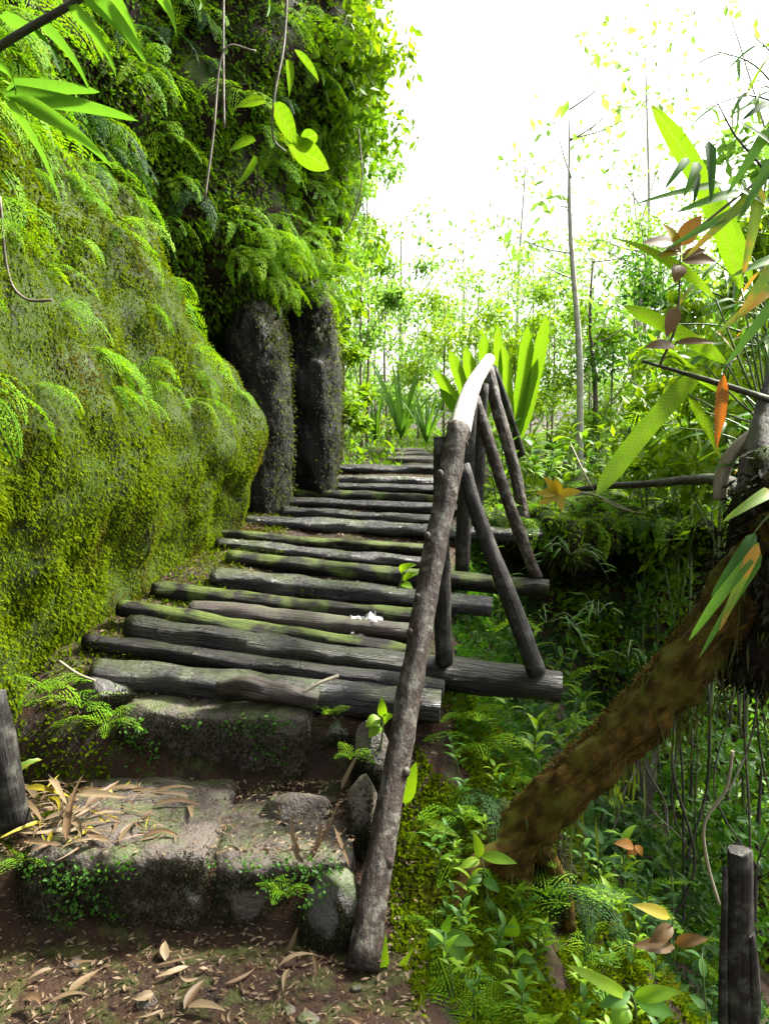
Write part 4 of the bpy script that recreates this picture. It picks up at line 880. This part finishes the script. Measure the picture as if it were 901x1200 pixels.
# scattered herbs and ferns on the slope, at the bank and along the steps
def scatter(n, fx, fy, fn, cond=None):
    k = 0; tries = 0
    while k < n and tries < n * 30:
        tries += 1
        x, y = random.uniform(*fx), random.uniform(*fy)
        if cond and not cond(x, y): continue
        fn(Vector((x, y, gz(x, y) + .01))); k += 1
def e_at(y): return float(np.interp(y, EDGEY, EDGEX))
for i, (lv, lab, g, n, fx, fy, c_, sz, st_) in enumerate((
    (LF_HERB, 'small herb on the mossy slope beside the handrail', 'herbs on the near slope', 66, (.05, .95), (1.95, 2.95), lambda x, y: x > e_at(y) + .05, (.35, .8), (0, 1, 1, 2)),
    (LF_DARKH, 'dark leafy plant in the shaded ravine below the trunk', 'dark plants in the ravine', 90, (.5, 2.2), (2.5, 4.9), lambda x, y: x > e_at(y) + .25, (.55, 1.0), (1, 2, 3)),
    (LF_HERB, 'leafy plant in the ravine under the log ends', 'plants below the jutting logs', 36, (.4, 1.5), (3.0, 4.9), lambda x, y: x > e_at(y) + .1 and x < e_at(y) + .9, (.7, 1.2), (1, 2)),
    (LF_HERB, 'leafy thicket plant in the thicket behind the handrail', 'bright plants on the far bank', 110, (.75, 3.0), (5.2, 8.4), lambda x, y: x > e_at(y) + .05 and x < 2.5 + .33 * (y - 6), (1.0, 1.9), (1, 2, 3)),
    (LF_BROAD, 'broad-leaved plant in the thicket behind the handrail', 'broad-leaved plants on the far bank', 36, (.9, 3.2), (5.4, 8.6), lambda x, y: x > e_at(y) + .1 and x < 2.5 + .33 * (y - 6), (.8, 1.4), (2, 3)),
    (LF_HERB, 'low path-side plant at the top end of the path', 'plants at the top of the stairs', 40, (-.8, .9), (7.3, 10.5), lambda x, y: not (-.02 < x - .035 * y + .1 < .42), (.8, 1.5), (0, 1, 2)),
)):
    def put(c, lv=lv, lab=lab, g=g, sz=sz, st_=st_):
        if 'far bank' in g and c.y < 6.3: c.z = max(c.z, .95)
        ci = random.randrange(2) if len(lv) > 2 and lv is LF_HERB else 0
        lv2 = ([LF_HERB[0], LF_HERB[3]], LF_HERB[1:3])[ci] if lv is LF_HERB else lv
        sfx = near(c); pre = ('lime-leaved ', 'green-leaved ')[ci] if lv is LF_HERB else ''
        herb(c, lv2, pre + lab.split(' in the')[0].split(' on the')[0].split(' at the')[0] + ' ' + sfx, pre + g + ' ' + sfx, random.uniform(*sz), random.choice((5, 6, 7, 9)), random.choice(st_))
    scatter(n, fx, fy, put, c_)
scatter(30, (.02, .95), (1.95, 2.98), lambda c: fern(c, FR_GRND, 4, 'small lacy fern on the slope ' + near(c), 'lacy ferns ' + near(c), random.uniform(0, 6), 5, random.uniform(.5, .9)), lambda x, y: x > e_at(y) + .03)
scatter(16, (.5, 1.7), (2.7, 4.8), lambda c: fern(c, FR_SWORD, 5, 'arching sword fern ' + near(c), 'sword ferns ' + near(c), random.uniform(0, 6), 5.5, random.uniform(.8, 1.2)), lambda x, y: x > e_at(y) + .2)
scatter(22, (.75, 2.4), (5.1, 6.2), lambda c: fern(Vector((c.x, c.y, .95)), FR_SWORD, 5, 'arching fern on the edge of the overhanging bank', 'ferns on the bank edge', random.uniform(0, 6), 5.5, random.uniform(.6, 1.0)))
for (px, py, Y, s, n, lab) in ((95, 830, 2.65, .8, 5, 'fern at the boulder foot above the leaf litter'), (60, 812, 2.62, .8, 5, 'fern tuft between boulder and dark post'), (125, 850, 2.72, .7, 5, 'fern at the end of the second stone step'), (28, 1010, 2.28, .5, 4, 'fern at the corner of the lowest stone step'), (410, 890, 2.66, .55, 4, 'pale fern between the stones and the handrail pole'), (330, 1050, 2.2, .45, 4, 'fern sprouting from the riser of the lowest step'), (385, 838, 2.8, .5, 4, 'fern under the lowest log by the handrail pole'), (690, 570, 4.9, .8, 4, 'fern on the mossy limb'), (740, 505, 3.2, .8, 3, 'bright fern below the broken branch')):
    fern(P(px, py, Y), FR_GRND if 'sword' not in lab else FR_SWORD, n, lab, None, random.uniform(0, 6), 5.2, s)
fern(P(545, 845, 2.95), FR_GRND, 6, 'lime fern clump under the lowest jutting log', None, -1.2, 3, .9)
fern(P(560, 875, 2.9), FR_GRND, 6, 'lime fern clump lower down the slope under the jutting log', None, -1.2, 3, .9)

for i, (px, py, Y) in enumerate(((545, 1030, 2.55), (640, 1050, 2.5), (680, 1045, 2.5), (530, 960, 2.7), (560, 930, 2.75), (600, 1090, 2.4))):
    fern(P(px, py, Y), FR_GRND if i % 2 else FR_DARKW, 6, ('lacy' if i % 2 else 'dark drooping') + ' fern crowding the buried foot of the leaning trunk', 'ferns at the foot of the leaning trunk', random.uniform(0, 6), 5.5, random.uniform(.8, 1.1))
# moss and creeping plants in mass
def cover(name, surf, n, wt, lo, hi, matk, label, upk=.8, cat='ground cover', wr=.5, gate=-.6):
    p, nn = surf.sample(n, wt); keep = np.array([noise.fractal(Vector(q) * 3.2, .9, 2, 3) for q in p]) > gate + rng.random(n) * .3
    p, nn = p[keep], nn[keep]; k = len(p); d = nn * upk + rng.normal(0, .6, (k, 3)); L = rng.uniform(lo, hi, k)
    V, Q = many(p, d, nn + rng.normal(0, .6, (k, 3)), L, L * wr, True)
    return tag(link(name, mesh_np(name, V, Q, M[matk])), label, cat, kind='stuff')
gxc, gyc = GX[:-1, :-1], GY[:-1, :-1]; gec = np.interp(gyc, EDGEY, EDGEX)
cover('slope_moss', GS, 60000, ((gxc > gec - .05) & (gxc < gec + 1.1) & (gyc > 1.9) & (gyc < 3.2)).astype(float), .010, .032, 'mosstuft', 'lime moss cushions on the slope below the handrail')
cover('edge_cover', GS, 9000, ((gxc > gec - .02) & (gxc < gec + .4) & (gyc > 2.9) & (gyc < 5.8)).astype(float), .015, .05, 'green', 'small green leaves along the crumbling stair edge')
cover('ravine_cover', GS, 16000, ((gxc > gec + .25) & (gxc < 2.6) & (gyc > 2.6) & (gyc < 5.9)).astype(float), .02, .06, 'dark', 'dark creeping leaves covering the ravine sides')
cover('bank_cover', GS, 22000, ((gxc > gec + .05) & (gxc < 3.6) & (gyc > 5.8) & (gyc < 8.4)).astype(float), .03, .09, 'lime', 'bright low leaves covering the far bank')
LW = (LS.P[:-1, :-1, 1] < 6.2) & (np.arange(NVB - 1)[None, :] < 15)
cover('bank_moss', LS, 30000, LW.astype(float), .012, .05, 'fern', 'bright moss and creepers over the bank edge')
cover('bank_root_moss', LS, 16000, (np.arange(NVB - 1)[None, :] > 12) * np.ones((NUB - 1, 1)), .03, .14, 'mossdark', 'dark root threads hanging inside the hollow', upk=.2, wr=.1)
cover('verge_moss', GS, 9000, ((gxc < gec - .5) & (gxc > np.interp(gyc, CLY, CLX) - .1) & (gxc < np.interp(gyc, CLY, CLX) + .3) & (gyc > 2.3) & (gyc < 6.4)).astype(float), .01, .03, 'mosstuft', 'green moss creeping from the boulder onto the log ends')
cover('path_end_cover', GS, 16000, ((gyc > 7.2) & (gyc < 20) & (gxc > -2.5) & (gxc < 4) & ~((gxc - .035 * gyc + .1 > -.02) & (gxc - .035 * gyc + .1 < .42) & (gyc < 9.6))).astype(float), .03, .08, 'lime', 'bright ground cover around the upper path')

# riser plants on the stones
n = 420; px = rng.uniform(30, 400, n); pp = []
for i in range(n):
    if i % 3: q = P(rng.uniform(30, 395), rng.uniform(1008, 1075), 2.235)
    else: q = P(rng.uniform(145, 362), rng.uniform(842, 900), 2.77)
    if noise.noise(q * 6) > -.02: pp.append(q)
pp = np.array(pp); k = len(pp); pp = np.repeat(pp, 5, 0); k = len(pp)
L = rng.uniform(.008, .02, k); V, Q = many(pp + rng.normal(0, .012, (k, 3)) * [1, .3, 1], np.array([0, -.5, .2]) + rng.normal(0, .6, (k, 3)), np.array([0, -.6, .6]) + rng.normal(0, .3, (k, 3)), L, L * .6, True)
rp = []
bpy.context.view_layer.update()
for o in STONES:
    for v in o.data.vertices:
        if v.normal.y < -.45 and v.normal.z < .35:
            w = o.matrix_world @ v.co
            for _ in range(9):
                q = w + Vector((rng.normal(0, .012), rng.normal(-.003, .005), rng.normal(0, .012)))
                if noise.noise(q * 5) > -.35: rp.append(q)
n = len(rp)
rp = np.array(rp); L2 = rng.uniform(.004, .014, n); V2, Q2 = many(rp, np.array([0, -.4, -.7]) + rng.normal(0, .5, (n, 3)), np.array([0, -1, .2]) + rng.normal(0, .4, (n, 3)), L2, L2 * .45)
tag(link('riser_moss', mesh_np('riser_moss', V2, Q2, M['mossblack'])), 'black-brown moss and rootlets matted over the stone risers', 'moss', kind='stuff')
tag(link('riser_plants', mesh_np('riser_plants', V, Q, M['green'])), 'tiny green plants clinging to the stone risers', 'ground cover', kind='stuff')

# leaf litter: small bits in mass, larger dead leaves one by one
pth = ((gxc < gec + .02) & (gxc > np.interp(gyc, CLY, CLX) + .05) & (gyc > 1.5) & (gyc < 3.0)).astype(float) * 3 + ((gxc < gec) & (gxc > np.interp(gyc, CLY, CLX)) & (gyc >= 3.0) & (gyc < 7)).astype(float) * 2
p, nn = GS.sample(20000, pth); k = len(p); L = rng.uniform(.005, .03, k)
p = p + [0, 0, .008]
ontop = (p[:, 1] > 2.28) & (p[:, 1] < 2.85) & (p[:, 0] < -.1); p[ontop, 2] = .245 + rng.random(ontop.sum()) * .01
V, Q = many(p, nn * .15 + rng.normal(0, 1, (k, 3)) * [1, 1, .15], nn + rng.normal(0, .35, (k, 3)), L, L * rng.uniform(.12, .4, k), True)
tag(link('leaf_litter', mesh_np('leaf_litter', V, Q, M['dead'])), 'fine brown leaf litter and needles on the path and steps', 'litter', kind='stuff')
def dead_leaf(A, B, w, label, group, mk='dead', sag=.02, prof='lance'):
    V, Fc, Gr = leaf_between(A, B, w, sag=sag, hint=(random.uniform(-.4, .4), -.3, 1), prof=prof, n=7, fold=random.uniform(.1, .6), wave=.05, side=random.uniform(-.02, .02), twist=random.uniform(-.5, .5))
    o = link('dead_leaf', mesh_py('dead_leaf', [v - Vector(A) for v in V], Fc, M[mk], True, Gr), None, A)
    if 'dark post' in label:
        kw = 'yellow ' if mk in ('ochre', 'greenyellow') else 'thin straw-like ' if w < .0085 else 'narrow tan ' if w < .019 else 'broad tan '
        label = label.replace('straw-coloured ', kw).replace('curled ', 'dry ' if 'thin' in kw else 'curled '); group = kw + group
    return tag(o, label, 'dead leaf', group)
for (x0, y0, x1, y1, z, w, mk) in ((32, 922, 85, 935, .30, .035, 'ochre'), (78, 985, 100, 905, .30, .03, 'dead'), (92, 930, 150, 935, .36, .04, 'dead'), (60, 912, 80, 945, .32, .03, 'dead'), (50, 962, 120, 948, .27, .025, 'dead'), (80, 960, 96, 985, .27, .03, 'dead'), (30, 985, 75, 990, .27, .03, 'dead'), (100, 945, 140, 915, .33, .03, 'dead'), (180, 930, 230, 924, .26, .02, 'dead'), (20, 905, 50, 890, .36, .04, 'greenyellow'), (12, 935, 50, 965, .29, .03, 'dead'), (120, 985, 60, 1000, .26, .02, 'dead')):
    dead_leaf(G(x0, y0, z), G(x1, y1, z + .015), w, 'curled straw-coloured bamboo leaf in the litter beside the dark post', 'dead leaves beside the dark post', mk, .012, 'bamboo')
for i in range(120):
    a = G(random.triangular(15, 270, 60), random.uniform(915, 990), .262); az = random.uniform(0, 6.28); l = random.uniform(.05, .17)
    dead_leaf(a, a + Vector((math.cos(az) * l, math.sin(az) * l, random.uniform(-.01, .02))), random.choice((.004, .005, .006, .008, .012, .018, .026)), 'curled straw-coloured bamboo leaf in the litter beside the dark post', 'dead leaves beside the dark post', random.choice(('dead', 'dead', 'dead', 'dead', 'dead', 'dead', 'ochre')), .008, 'bamboo')
for (x0, y0, x1, y1, Y, w) in ((352, 1000, 345, 950, 2.30, .018), (360, 1010, 375, 955, 2.30, .02), (392, 970, 420, 1040, 2.3, .022), (398, 1030, 432, 1048, 2.25, .02), (330, 1140, 350, 1085, 2.15, .03), (368, 1000, 398, 935, 2.35, .012), (400, 925, 425, 875, 2.6, .02), (356, 1012, 352, 975, 2.28, .02)):
    dead_leaf(P(x0, y0, Y), P(x1, y1, Y + .05), w, 'pale dry bamboo sheath propped against the stones by the handrail pole', 'dry sheaths by the handrail pole', 'dead', .005, 'bamboo')
for i in range(20):
    a = G(random.uniform(0, 420), random.uniform(1120, 1195), .02); az = random.uniform(0, 6.28); l = random.uniform(.05, .13)
    dead_leaf(a, a + Vector((math.cos(az) * l, math.sin(az) * l, random.uniform(0, .01))), random.choice((.008, .012, .018, .026)), 'brown dead leaf lying on the muddy path below the steps', 'dead leaves on the muddy path', 'dead', .005)
for (px, py, lg, (A0, B0)) in [(0, 0, 0, t) for t in (((395, 694), (402, 702)), ((448, 692), (468, 698)), ((372, 744), (385, 748)), ((280, 752), (330, 768)), ((455, 770), (470, 790)), ((468, 785), (520, 815)), ((340, 672), (352, 660)), ((300, 690), (330, 700)), ((420, 560), (440, 568)), ((405, 640), (425, 646)))]:
    yl = float(np.interp(-(A0[1]), [-y for y in [360 + 1334 / v for v in (2.9, 3.5, 4, 5, 6, 7)]], (2.9, 3.5, 4, 5, 6, 7)))
    dead_leaf(P(*A0, yl), P(*B0, yl - .02), .03, 'curled brown leaf lying on the log steps', 'dead leaves on the log steps', random.choice(('dead', 'dead', 'orange')), .015)
for i in range(7):
    q = G(random.uniform(5, 430), random.uniform(1112, 1196), .0); w = random.uniform(.012, .035)
    o = link('pebble', rock_mesh('pebble', (w, w * .8, w * .5), i + 70.3, M['stone'], p=3, amp=.15, cuts=5, facets=6), None, (q.x, q.y, gz(q.x, q.y) - w * .1)); o.rotation_euler = (0, 0, random.uniform(0, 6))
    tag(o, 'small grey pebble pressed into the muddy path', 'pebble', 'pebbles in the muddy path')
tw = tube('stick', [P(70, 775, 2.95), P(92, 790, 2.92), P(112, 798, 2.9)], [.006, .006, .005], M['palestem']); tag(tw, 'pale stick lying at the boulder foot', 'stick')
tw = tube('stick', [P(355, 812, 2.78), P(375, 800, 2.8), P(396, 792, 2.85)], [.005, .006, .007], M['palestem']); tag(tw, 'broken twig standing beside the rotten wood chunk', 'stick')

# ------------------------------------------------------------------ trees, shrubs and vines behind
def crown_mesh(name, clumps, nleaf, ls, matk, drop=.3, origin=(0, 0, 0)):
    pos, sz = [], []
    per = max(1, nleaf // len(clumps))
    for (c, r) in clumps:
        q = unit(rng.normal(0, 1, (per, 3))) * (rng.random((per, 1)) ** .45) * np.array(r); pos.append(q + np.array(c))
    p = np.concatenate(pos); k = len(p); L = rng.uniform(ls * .6, ls * 1.4, k)
    V, Q = many(p, rng.normal(0, 1, (k, 3)) + [0, 0, -drop], rng.normal(0, .6, (k, 3)) + [0, 0, 1], L, L * .45, True)
    return mesh_np(name, V - np.array(origin), Q, M[matk])
def tree(name, label, cat, base, height, spread, nleaf, ls, matk, trunk_r, trunkmat='darktrunk', group=None, nclump=9, crown0=.3, lean=(0, 0), nlimb=5, clumpr=.33):
    base = Vector(base); e = empty(name, base, label, cat, group)
    top = base + Vector((lean[0], lean[1], height))
    mid = base.lerp(top, .5) + Vector((random.uniform(-.06, .06), random.uniform(-.06, .06), 0)) * height * .4
    tube('trunk', [base, mid, top], [trunk_r, trunk_r * .75, trunk_r * .3], M[trunkmat], e, seg=8, n=6, lump=.12, seed=random.random() * 9)
    cl = []
    for i in range(nclump):
        t = crown0 + (1 - crown0) * (i + .5) / nclump; az = i * 2.4 + random.uniform(-.5, .5); rr = spread * random.uniform(.25, 1) * (1.1 - .5 * t)
        c = base.lerp(top, t) + Vector((math.cos(az) * rr, math.sin(az) * rr, random.uniform(-.05, .1) * height))
        cr = spread * clumpr * random.uniform(.7, 1.3); cl.append((tuple(c), (cr, cr, cr * .7)))
        if i < nlimb:
            s = base.lerp(top, max(.1, t - .15)); tube('limb', [s, s.lerp(c, .6) + Vector((0, 0, .05)), c], [trunk_r * .4, trunk_r * .28, trunk_r * .12], M[trunkmat], e, seg=5, n=3)
    link('crown', crown_mesh('crown', cl, nleaf, ls, matk, origin=base), e, (0, 0, 0))
    return e
def T(px, Y, z=None):
    x = (px - CX) / F * Y; return Vector((x, Y, gz(x, Y) - .05 if z is None else z))
# shrubs past the stairs on the cliff side
for (px, Y, h, sp, nl, mk, lab) in ((400, 8.0, 1.5, .5, 900, 'lime', 'bright shrub at the cliff corner past the dark pillar'), (425, 9.6, 2.5, .7, 1300, 'hazedlime', 'taller shrub on the cliff side beyond the stairs'), (385, 7.6, 2.9, .6, 1200, 'lime', 'shrub leaning from the cliff over the dark pillar'), (455, 11.5, 2.6, .9, 1200, 'hazedlime', 'pale shrub straight beyond the stepping stones'), (405, 12.5, 4.6, 1.1, 1500, 'hazedlime', 'thin tree beyond the cliff with drooping twigs'),
                                    (430, 10.5, 3.4, .8, 1000, 'hazedlime', 'open shrub with loose sprays beyond the cliff corner')):
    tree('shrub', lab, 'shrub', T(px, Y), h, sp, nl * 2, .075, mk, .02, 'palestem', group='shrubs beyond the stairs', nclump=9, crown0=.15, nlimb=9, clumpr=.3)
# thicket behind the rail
for (px, Y, h, sp, nl, mk, lab) in ((520, 9.5, 1.7, .8, 1100, 'lime', 'bright bush behind the strap fern'), (600, 8.8, 1.5, .7, 1000, 'lime', 'bright bush behind the handrail top'), (645, 9.6, 2.0, .8, 1000, 'lime', 'bush left of the pale slender tree'), (715, 8.2, 1.6, .7, 1100, 'lime', 'bright bush between the pale slender tree and ribbed fern'), (770, 7.6, 1.9, .8, 1200, 'green', 'bush behind the ribbed fern'), (850, 6.8, 1.9, .7, 1200, 'lime', 'bush behind the bamboo spray'), (690, 11, 2.6, .9, 1100, 'hazedlime', 'open bush far behind the pale slender tree'), (560, 12, 2.4, 1.0, 1000, 'hazedlime', 'far bush beyond the strap fern'), (800, 10, 3.0, 1.0, 1200, 'lime', 'tall loose bush beyond the bronze sapling'), (620, 13, 3.0, 1.1, 900, 'hazedlime', 'far pale bush beyond the handrail')):
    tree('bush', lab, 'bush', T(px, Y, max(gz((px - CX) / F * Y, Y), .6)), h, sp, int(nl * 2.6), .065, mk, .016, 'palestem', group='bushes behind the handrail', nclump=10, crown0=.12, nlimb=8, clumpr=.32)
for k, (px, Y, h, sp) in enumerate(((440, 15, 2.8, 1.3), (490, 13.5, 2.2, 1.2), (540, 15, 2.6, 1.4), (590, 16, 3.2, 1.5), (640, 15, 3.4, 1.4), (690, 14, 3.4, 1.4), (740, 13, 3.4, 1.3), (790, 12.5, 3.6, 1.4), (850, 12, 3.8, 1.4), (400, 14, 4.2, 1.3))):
    tree('thicket_bush', ('far pale thicket bush ' + near((((px - CX) / F * 7.5), 7.5, 1.0)) + ', behind it ' + ('and low' if h < 3 else 'and tall')).replace(', behind it and', ', behind it,'), 'bush', T(px, Y, max(gz((px - CX) / F * Y, Y), .3)), h, sp, 2300, .085, 'hazedlime' if k % 4 else 'lime', .02, 'palestem', 'far thicket bushes', nclump=16, crown0=.05, nlimb=10, clumpr=.3)
for (px, Y, zt, sp, mk, lab) in ((850, 4.4, 2.3, .42, 'lime', 'leafy bright shrub rising behind the broken branch'), (895, 3.9, 2.5, .4, 'lime', 'leafy bright shrub behind the bamboo shoot'), (800, 5.0, 2.0, .45, 'lime', 'leafy bright shrub behind the withered orange leaf'), (880, 4.8, 3.0, .45, 'hazedlime', 'tall pale shrub behind the bamboo spray'), (760, 5.6, 1.9, .4, 'lime', 'leafy shrub on the bank behind the ribbed fern')):
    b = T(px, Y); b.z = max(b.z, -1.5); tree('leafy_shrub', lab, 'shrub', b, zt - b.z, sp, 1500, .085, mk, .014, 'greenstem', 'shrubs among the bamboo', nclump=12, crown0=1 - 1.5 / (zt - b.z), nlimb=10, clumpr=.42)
# slender trunks
def thin_tree(px, ptop, Y, w, label, mat='paletrunk', tilt=0, leaves=140, ls=.10):
    b = T(px, Y, max(gz((px - CX) / F * Y, Y), .7)); t = P(px + tilt, ptop, Y); e = empty('slender_tree', b, label, 'tree', 'slender trees behind the handrail')
    tube('trunk', [b, b.lerp(t, .35) + Vector((.03, 0, 0)), b.lerp(t, .7) - Vector((.02, 0, 0)), t], [w, w * .85, w * .6, w * .12], M[mat], e, seg=9, n=8, lump=.12, seed=px)
    cl = []
    for i in range(8):
        s = b.lerp(t, random.uniform(.55, 1)); az = random.uniform(0, 6.28); c = s + Vector((math.cos(az) * .5, math.sin(az) * .5, random.uniform(.05, .4)))
        tube('limb', [s, s.lerp(c, .5) + Vector((0, 0, -.03)), c], [w * .25, w * .18, w * .08], M[mat], e, seg=5, n=3); cl.append((tuple(c), (.28, .28, .2)))
    link('crown', crown_mesh('crown', cl, leaves, ls, 'hazedlime', origin=b), e, (0, 0, 0)); return e
thin_tree(679, 128, 7.0, .033, 'pale slender tree with ringed bark rising high above the thicket', tilt=-12, leaves=110, ls=.12)
thin_tree(694, 300, 7.8, .03, 'thin grey sapling just beside the pale slender tree', 'twig', leaves=160)
thin_tree(728, 285, 9.0, .06, 'leaning grey trunk in the thicket behind the ribbed fern', 'paletrunk', tilt=34, leaves=200)
thin_tree(745, 300, 10.0, .04, 'straight thin trunk far back in the thicket', 'twig', leaves=180)
# far trees, haze fade put into leaf and trunk colour
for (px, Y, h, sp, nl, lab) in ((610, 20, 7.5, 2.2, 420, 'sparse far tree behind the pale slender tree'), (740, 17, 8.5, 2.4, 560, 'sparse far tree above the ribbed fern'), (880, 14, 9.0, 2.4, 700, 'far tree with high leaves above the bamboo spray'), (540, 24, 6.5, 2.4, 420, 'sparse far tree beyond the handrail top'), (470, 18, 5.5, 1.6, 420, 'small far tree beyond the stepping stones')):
    tree('far_tree', lab, 'tree', T(px, Y, .5), h, sp, nl, .17, 'hazedlime', .05, 'paletrunk', 'far trees with haze in their colour', nclump=14, crown0=.35, nlimb=10, clumpr=.3)
# overhanging branches above the cliff top
for (px, py, Y, lab) in ((430, 40, 6.4, 'leafy branch overhanging from the cliff top, highest one'), (425, 130, 6.6, 'leafy branch overhanging from the cliff below the highest one'), (420, 230, 6.9, 'leafy branch overhanging above the dark pillar'), (405, 310, 6.8, 'leafy branch drooping beside the dark pillar'), (452, 20, 6.0, 'leafy branch reaching farthest from the cliff top'), (448, 95, 6.2, 'leafy branch tip below the farthest reaching one'), (444, 185, 6.4, 'loose leafy branch tip hanging past the cliff edge')):
    c = P(px, py, Y); root = Vector((-.75, Y + .2, c.z + .25)); e = empty('overhanging_branch', root, lab, 'branch', 'branches overhanging from the cliff')
    cl = []
    for k in range(6):
        t = c + Vector((random.uniform(-.45, .12), random.uniform(-.3, .4), random.uniform(-.4, .4)))
        tube('twig', [root, root.lerp(t, .5) + Vector((0, 0, .12)), t], [.012, .008, .003], M['twig'], e, seg=5, n=4); cl.append((tuple(t), (.2, .2, .22)))
    link('leaves', crown_mesh('leaves', cl, 520, .085, 'lime', origin=root, drop=.8), e, (0, 0, 0))
cb = Vector((3.9, 5.4, gz(3.9, 5.4) - .1)); ct = empty('added_shade_tree', cb, 'unseen tree added so its crown shades the ravine', 'tree')  # tree added out of view, leaf clumps placed to block the sun
tube('trunk', [cb, cb + Vector((.1, -.1, 2.5)), Vector((3.5, 5.5, 3.4)), Vector((3.2, 5.4, 5.0))], [.16, .13, .10, .05], M['darktrunk'], ct, seg=12, n=8, lump=.2)
CC = [(5.0, 5.6, 5.0), (5.6, 6.0, 4.8), (6.0, 5.5, 4.4), (4.6, 5.9, 5.5), (6.3, 6.4, 4.6), (5.2, 6.5, 5.2)]
for c in CC: tube('limb', [(3.5, 5.5, 3.5), (np.array(c) + np.array((3.5, 5.5, 3.4))) / 2, c], [.05, .035, .012], M['darktrunk'], ct, seg=6, n=4)
link('crown', crown_mesh('crown', [(c, (.5, .34, .3) if c[0] < 3 else (.62, .62, .4)) for c in CC], 3600, .13, 'green', origin=cb), ct, (0, 0, 0))
LC = [(2.4, 2.3, 5.0), (2.0, 1.9, 4.7), (2.8, 2.0, 4.6), (2.7, 2.7, 4.8), (2.2, 2.6, 5.3)]
for c in LC: tube('limb', [(2.15, 2.25, 3.9), (np.array(c) + np.array((2.15, 2.25, 3.9))) / 2, c], [.03, .02, .008], M['darktrunk'], lt, seg=6, n=4)
link('crown', crown_mesh('crown', [(c, (.45, .45, .3)) for c in LC], 1500, .11, 'green', origin=lt.location), lt, (0, 0, 0))
# ravine shrubs and trunk
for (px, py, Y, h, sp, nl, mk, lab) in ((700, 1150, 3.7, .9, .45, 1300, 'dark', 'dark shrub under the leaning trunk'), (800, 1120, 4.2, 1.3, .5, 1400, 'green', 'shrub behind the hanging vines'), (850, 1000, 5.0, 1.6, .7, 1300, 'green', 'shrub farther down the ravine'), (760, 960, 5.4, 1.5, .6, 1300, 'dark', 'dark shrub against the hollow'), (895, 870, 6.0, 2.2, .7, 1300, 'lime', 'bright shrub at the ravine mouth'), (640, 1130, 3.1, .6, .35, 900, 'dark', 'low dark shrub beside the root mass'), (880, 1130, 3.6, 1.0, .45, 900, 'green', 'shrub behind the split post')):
    b = P(px, py, Y); tree('ravine_shrub', lab, 'shrub', b, h, sp, nl, .07, mk, .018, group='shrubs in the ravine', nclump=10, crown0=.05, nlimb=8, clumpr=.4)
rt = empty('ravine_tree', P(735, 1130, 4.3), 'dark moss-hung trunk standing in the ravine under the leaning tree', 'tree')
tube('trunk', [P(733, 1180, 4.3), P(736, 1040, 4.3), P(740, 930, 4.3), P(748, 835, 4.3)], [.15, .125, .12, .11], M['darktrunk'], rt, seg=14, n=8, lump=.3, seed=50)
for i in range(22):
    px = random.uniform(745, 905); p0 = float(np.interp(px, [745, 905], [850, 650])) + random.uniform(0, 25); p1 = random.uniform(930, 1180); Y = random.uniform(2.9, 4.3)
    v = tube('hanging_vine', [P(px, p0, Y), P(px + random.uniform(-14, 14), p0 * .68 + p1 * .32, Y + random.uniform(-.1, .1)), P(px + random.uniform(-26, 26), p0 * .32 + p1 * .68, Y + random.uniform(-.15, .15)), P(px + random.uniform(-45, 45), p1, Y)], [random.uniform(.002, .007)] * 4, M['darktrunk'], seg=6, n=8, lump=.4, seed=i)
    tag(v, 'thin dark vine hanging in the ravine behind the leaning trunk', 'vine', 'vines hanging in the ravine')
v = tube('hanging_vine', [P(858, 880, 3.0), P(850, 925, 3.0), P(825, 965, 3.0), P(828, 1010, 3.0), P(842, 1060, 3.0)], [.007] * 5, M['palestem'], seg=6, n=6); tag(v, 'pale looping vine hanging behind the split post', 'vine')
for (pts, lab) in (([(300, 60, 3.6), (262, 60, 3.6), (250, 160, 3.55), (240, 235, 3.5)], 'thin dark vine winding down the upper cliff'), ([(262, -10, 3.7), (262, 80, 3.65), (263, 150, 3.6)], 'straight thin vine hanging down the upper cliff'), ([(0, 230, 2.9), (10, 320, 2.9), (30, 350, 2.88), (62, 352, 2.86)], 'bare vine curling over the moss near the long grass blades'), ([(420, 150, 6), (424, 210, 6), (412, 260, 6), (398, 278, 6)], 'curved bare twig hanging above the dark pillar')):
    v = tube('cliff_vine', [P(*q) for q in pts], [.005] * len(pts), M['twig'], seg=5, n=6, lump=.2); tag(v, lab, 'vine', 'vines on the cliff')
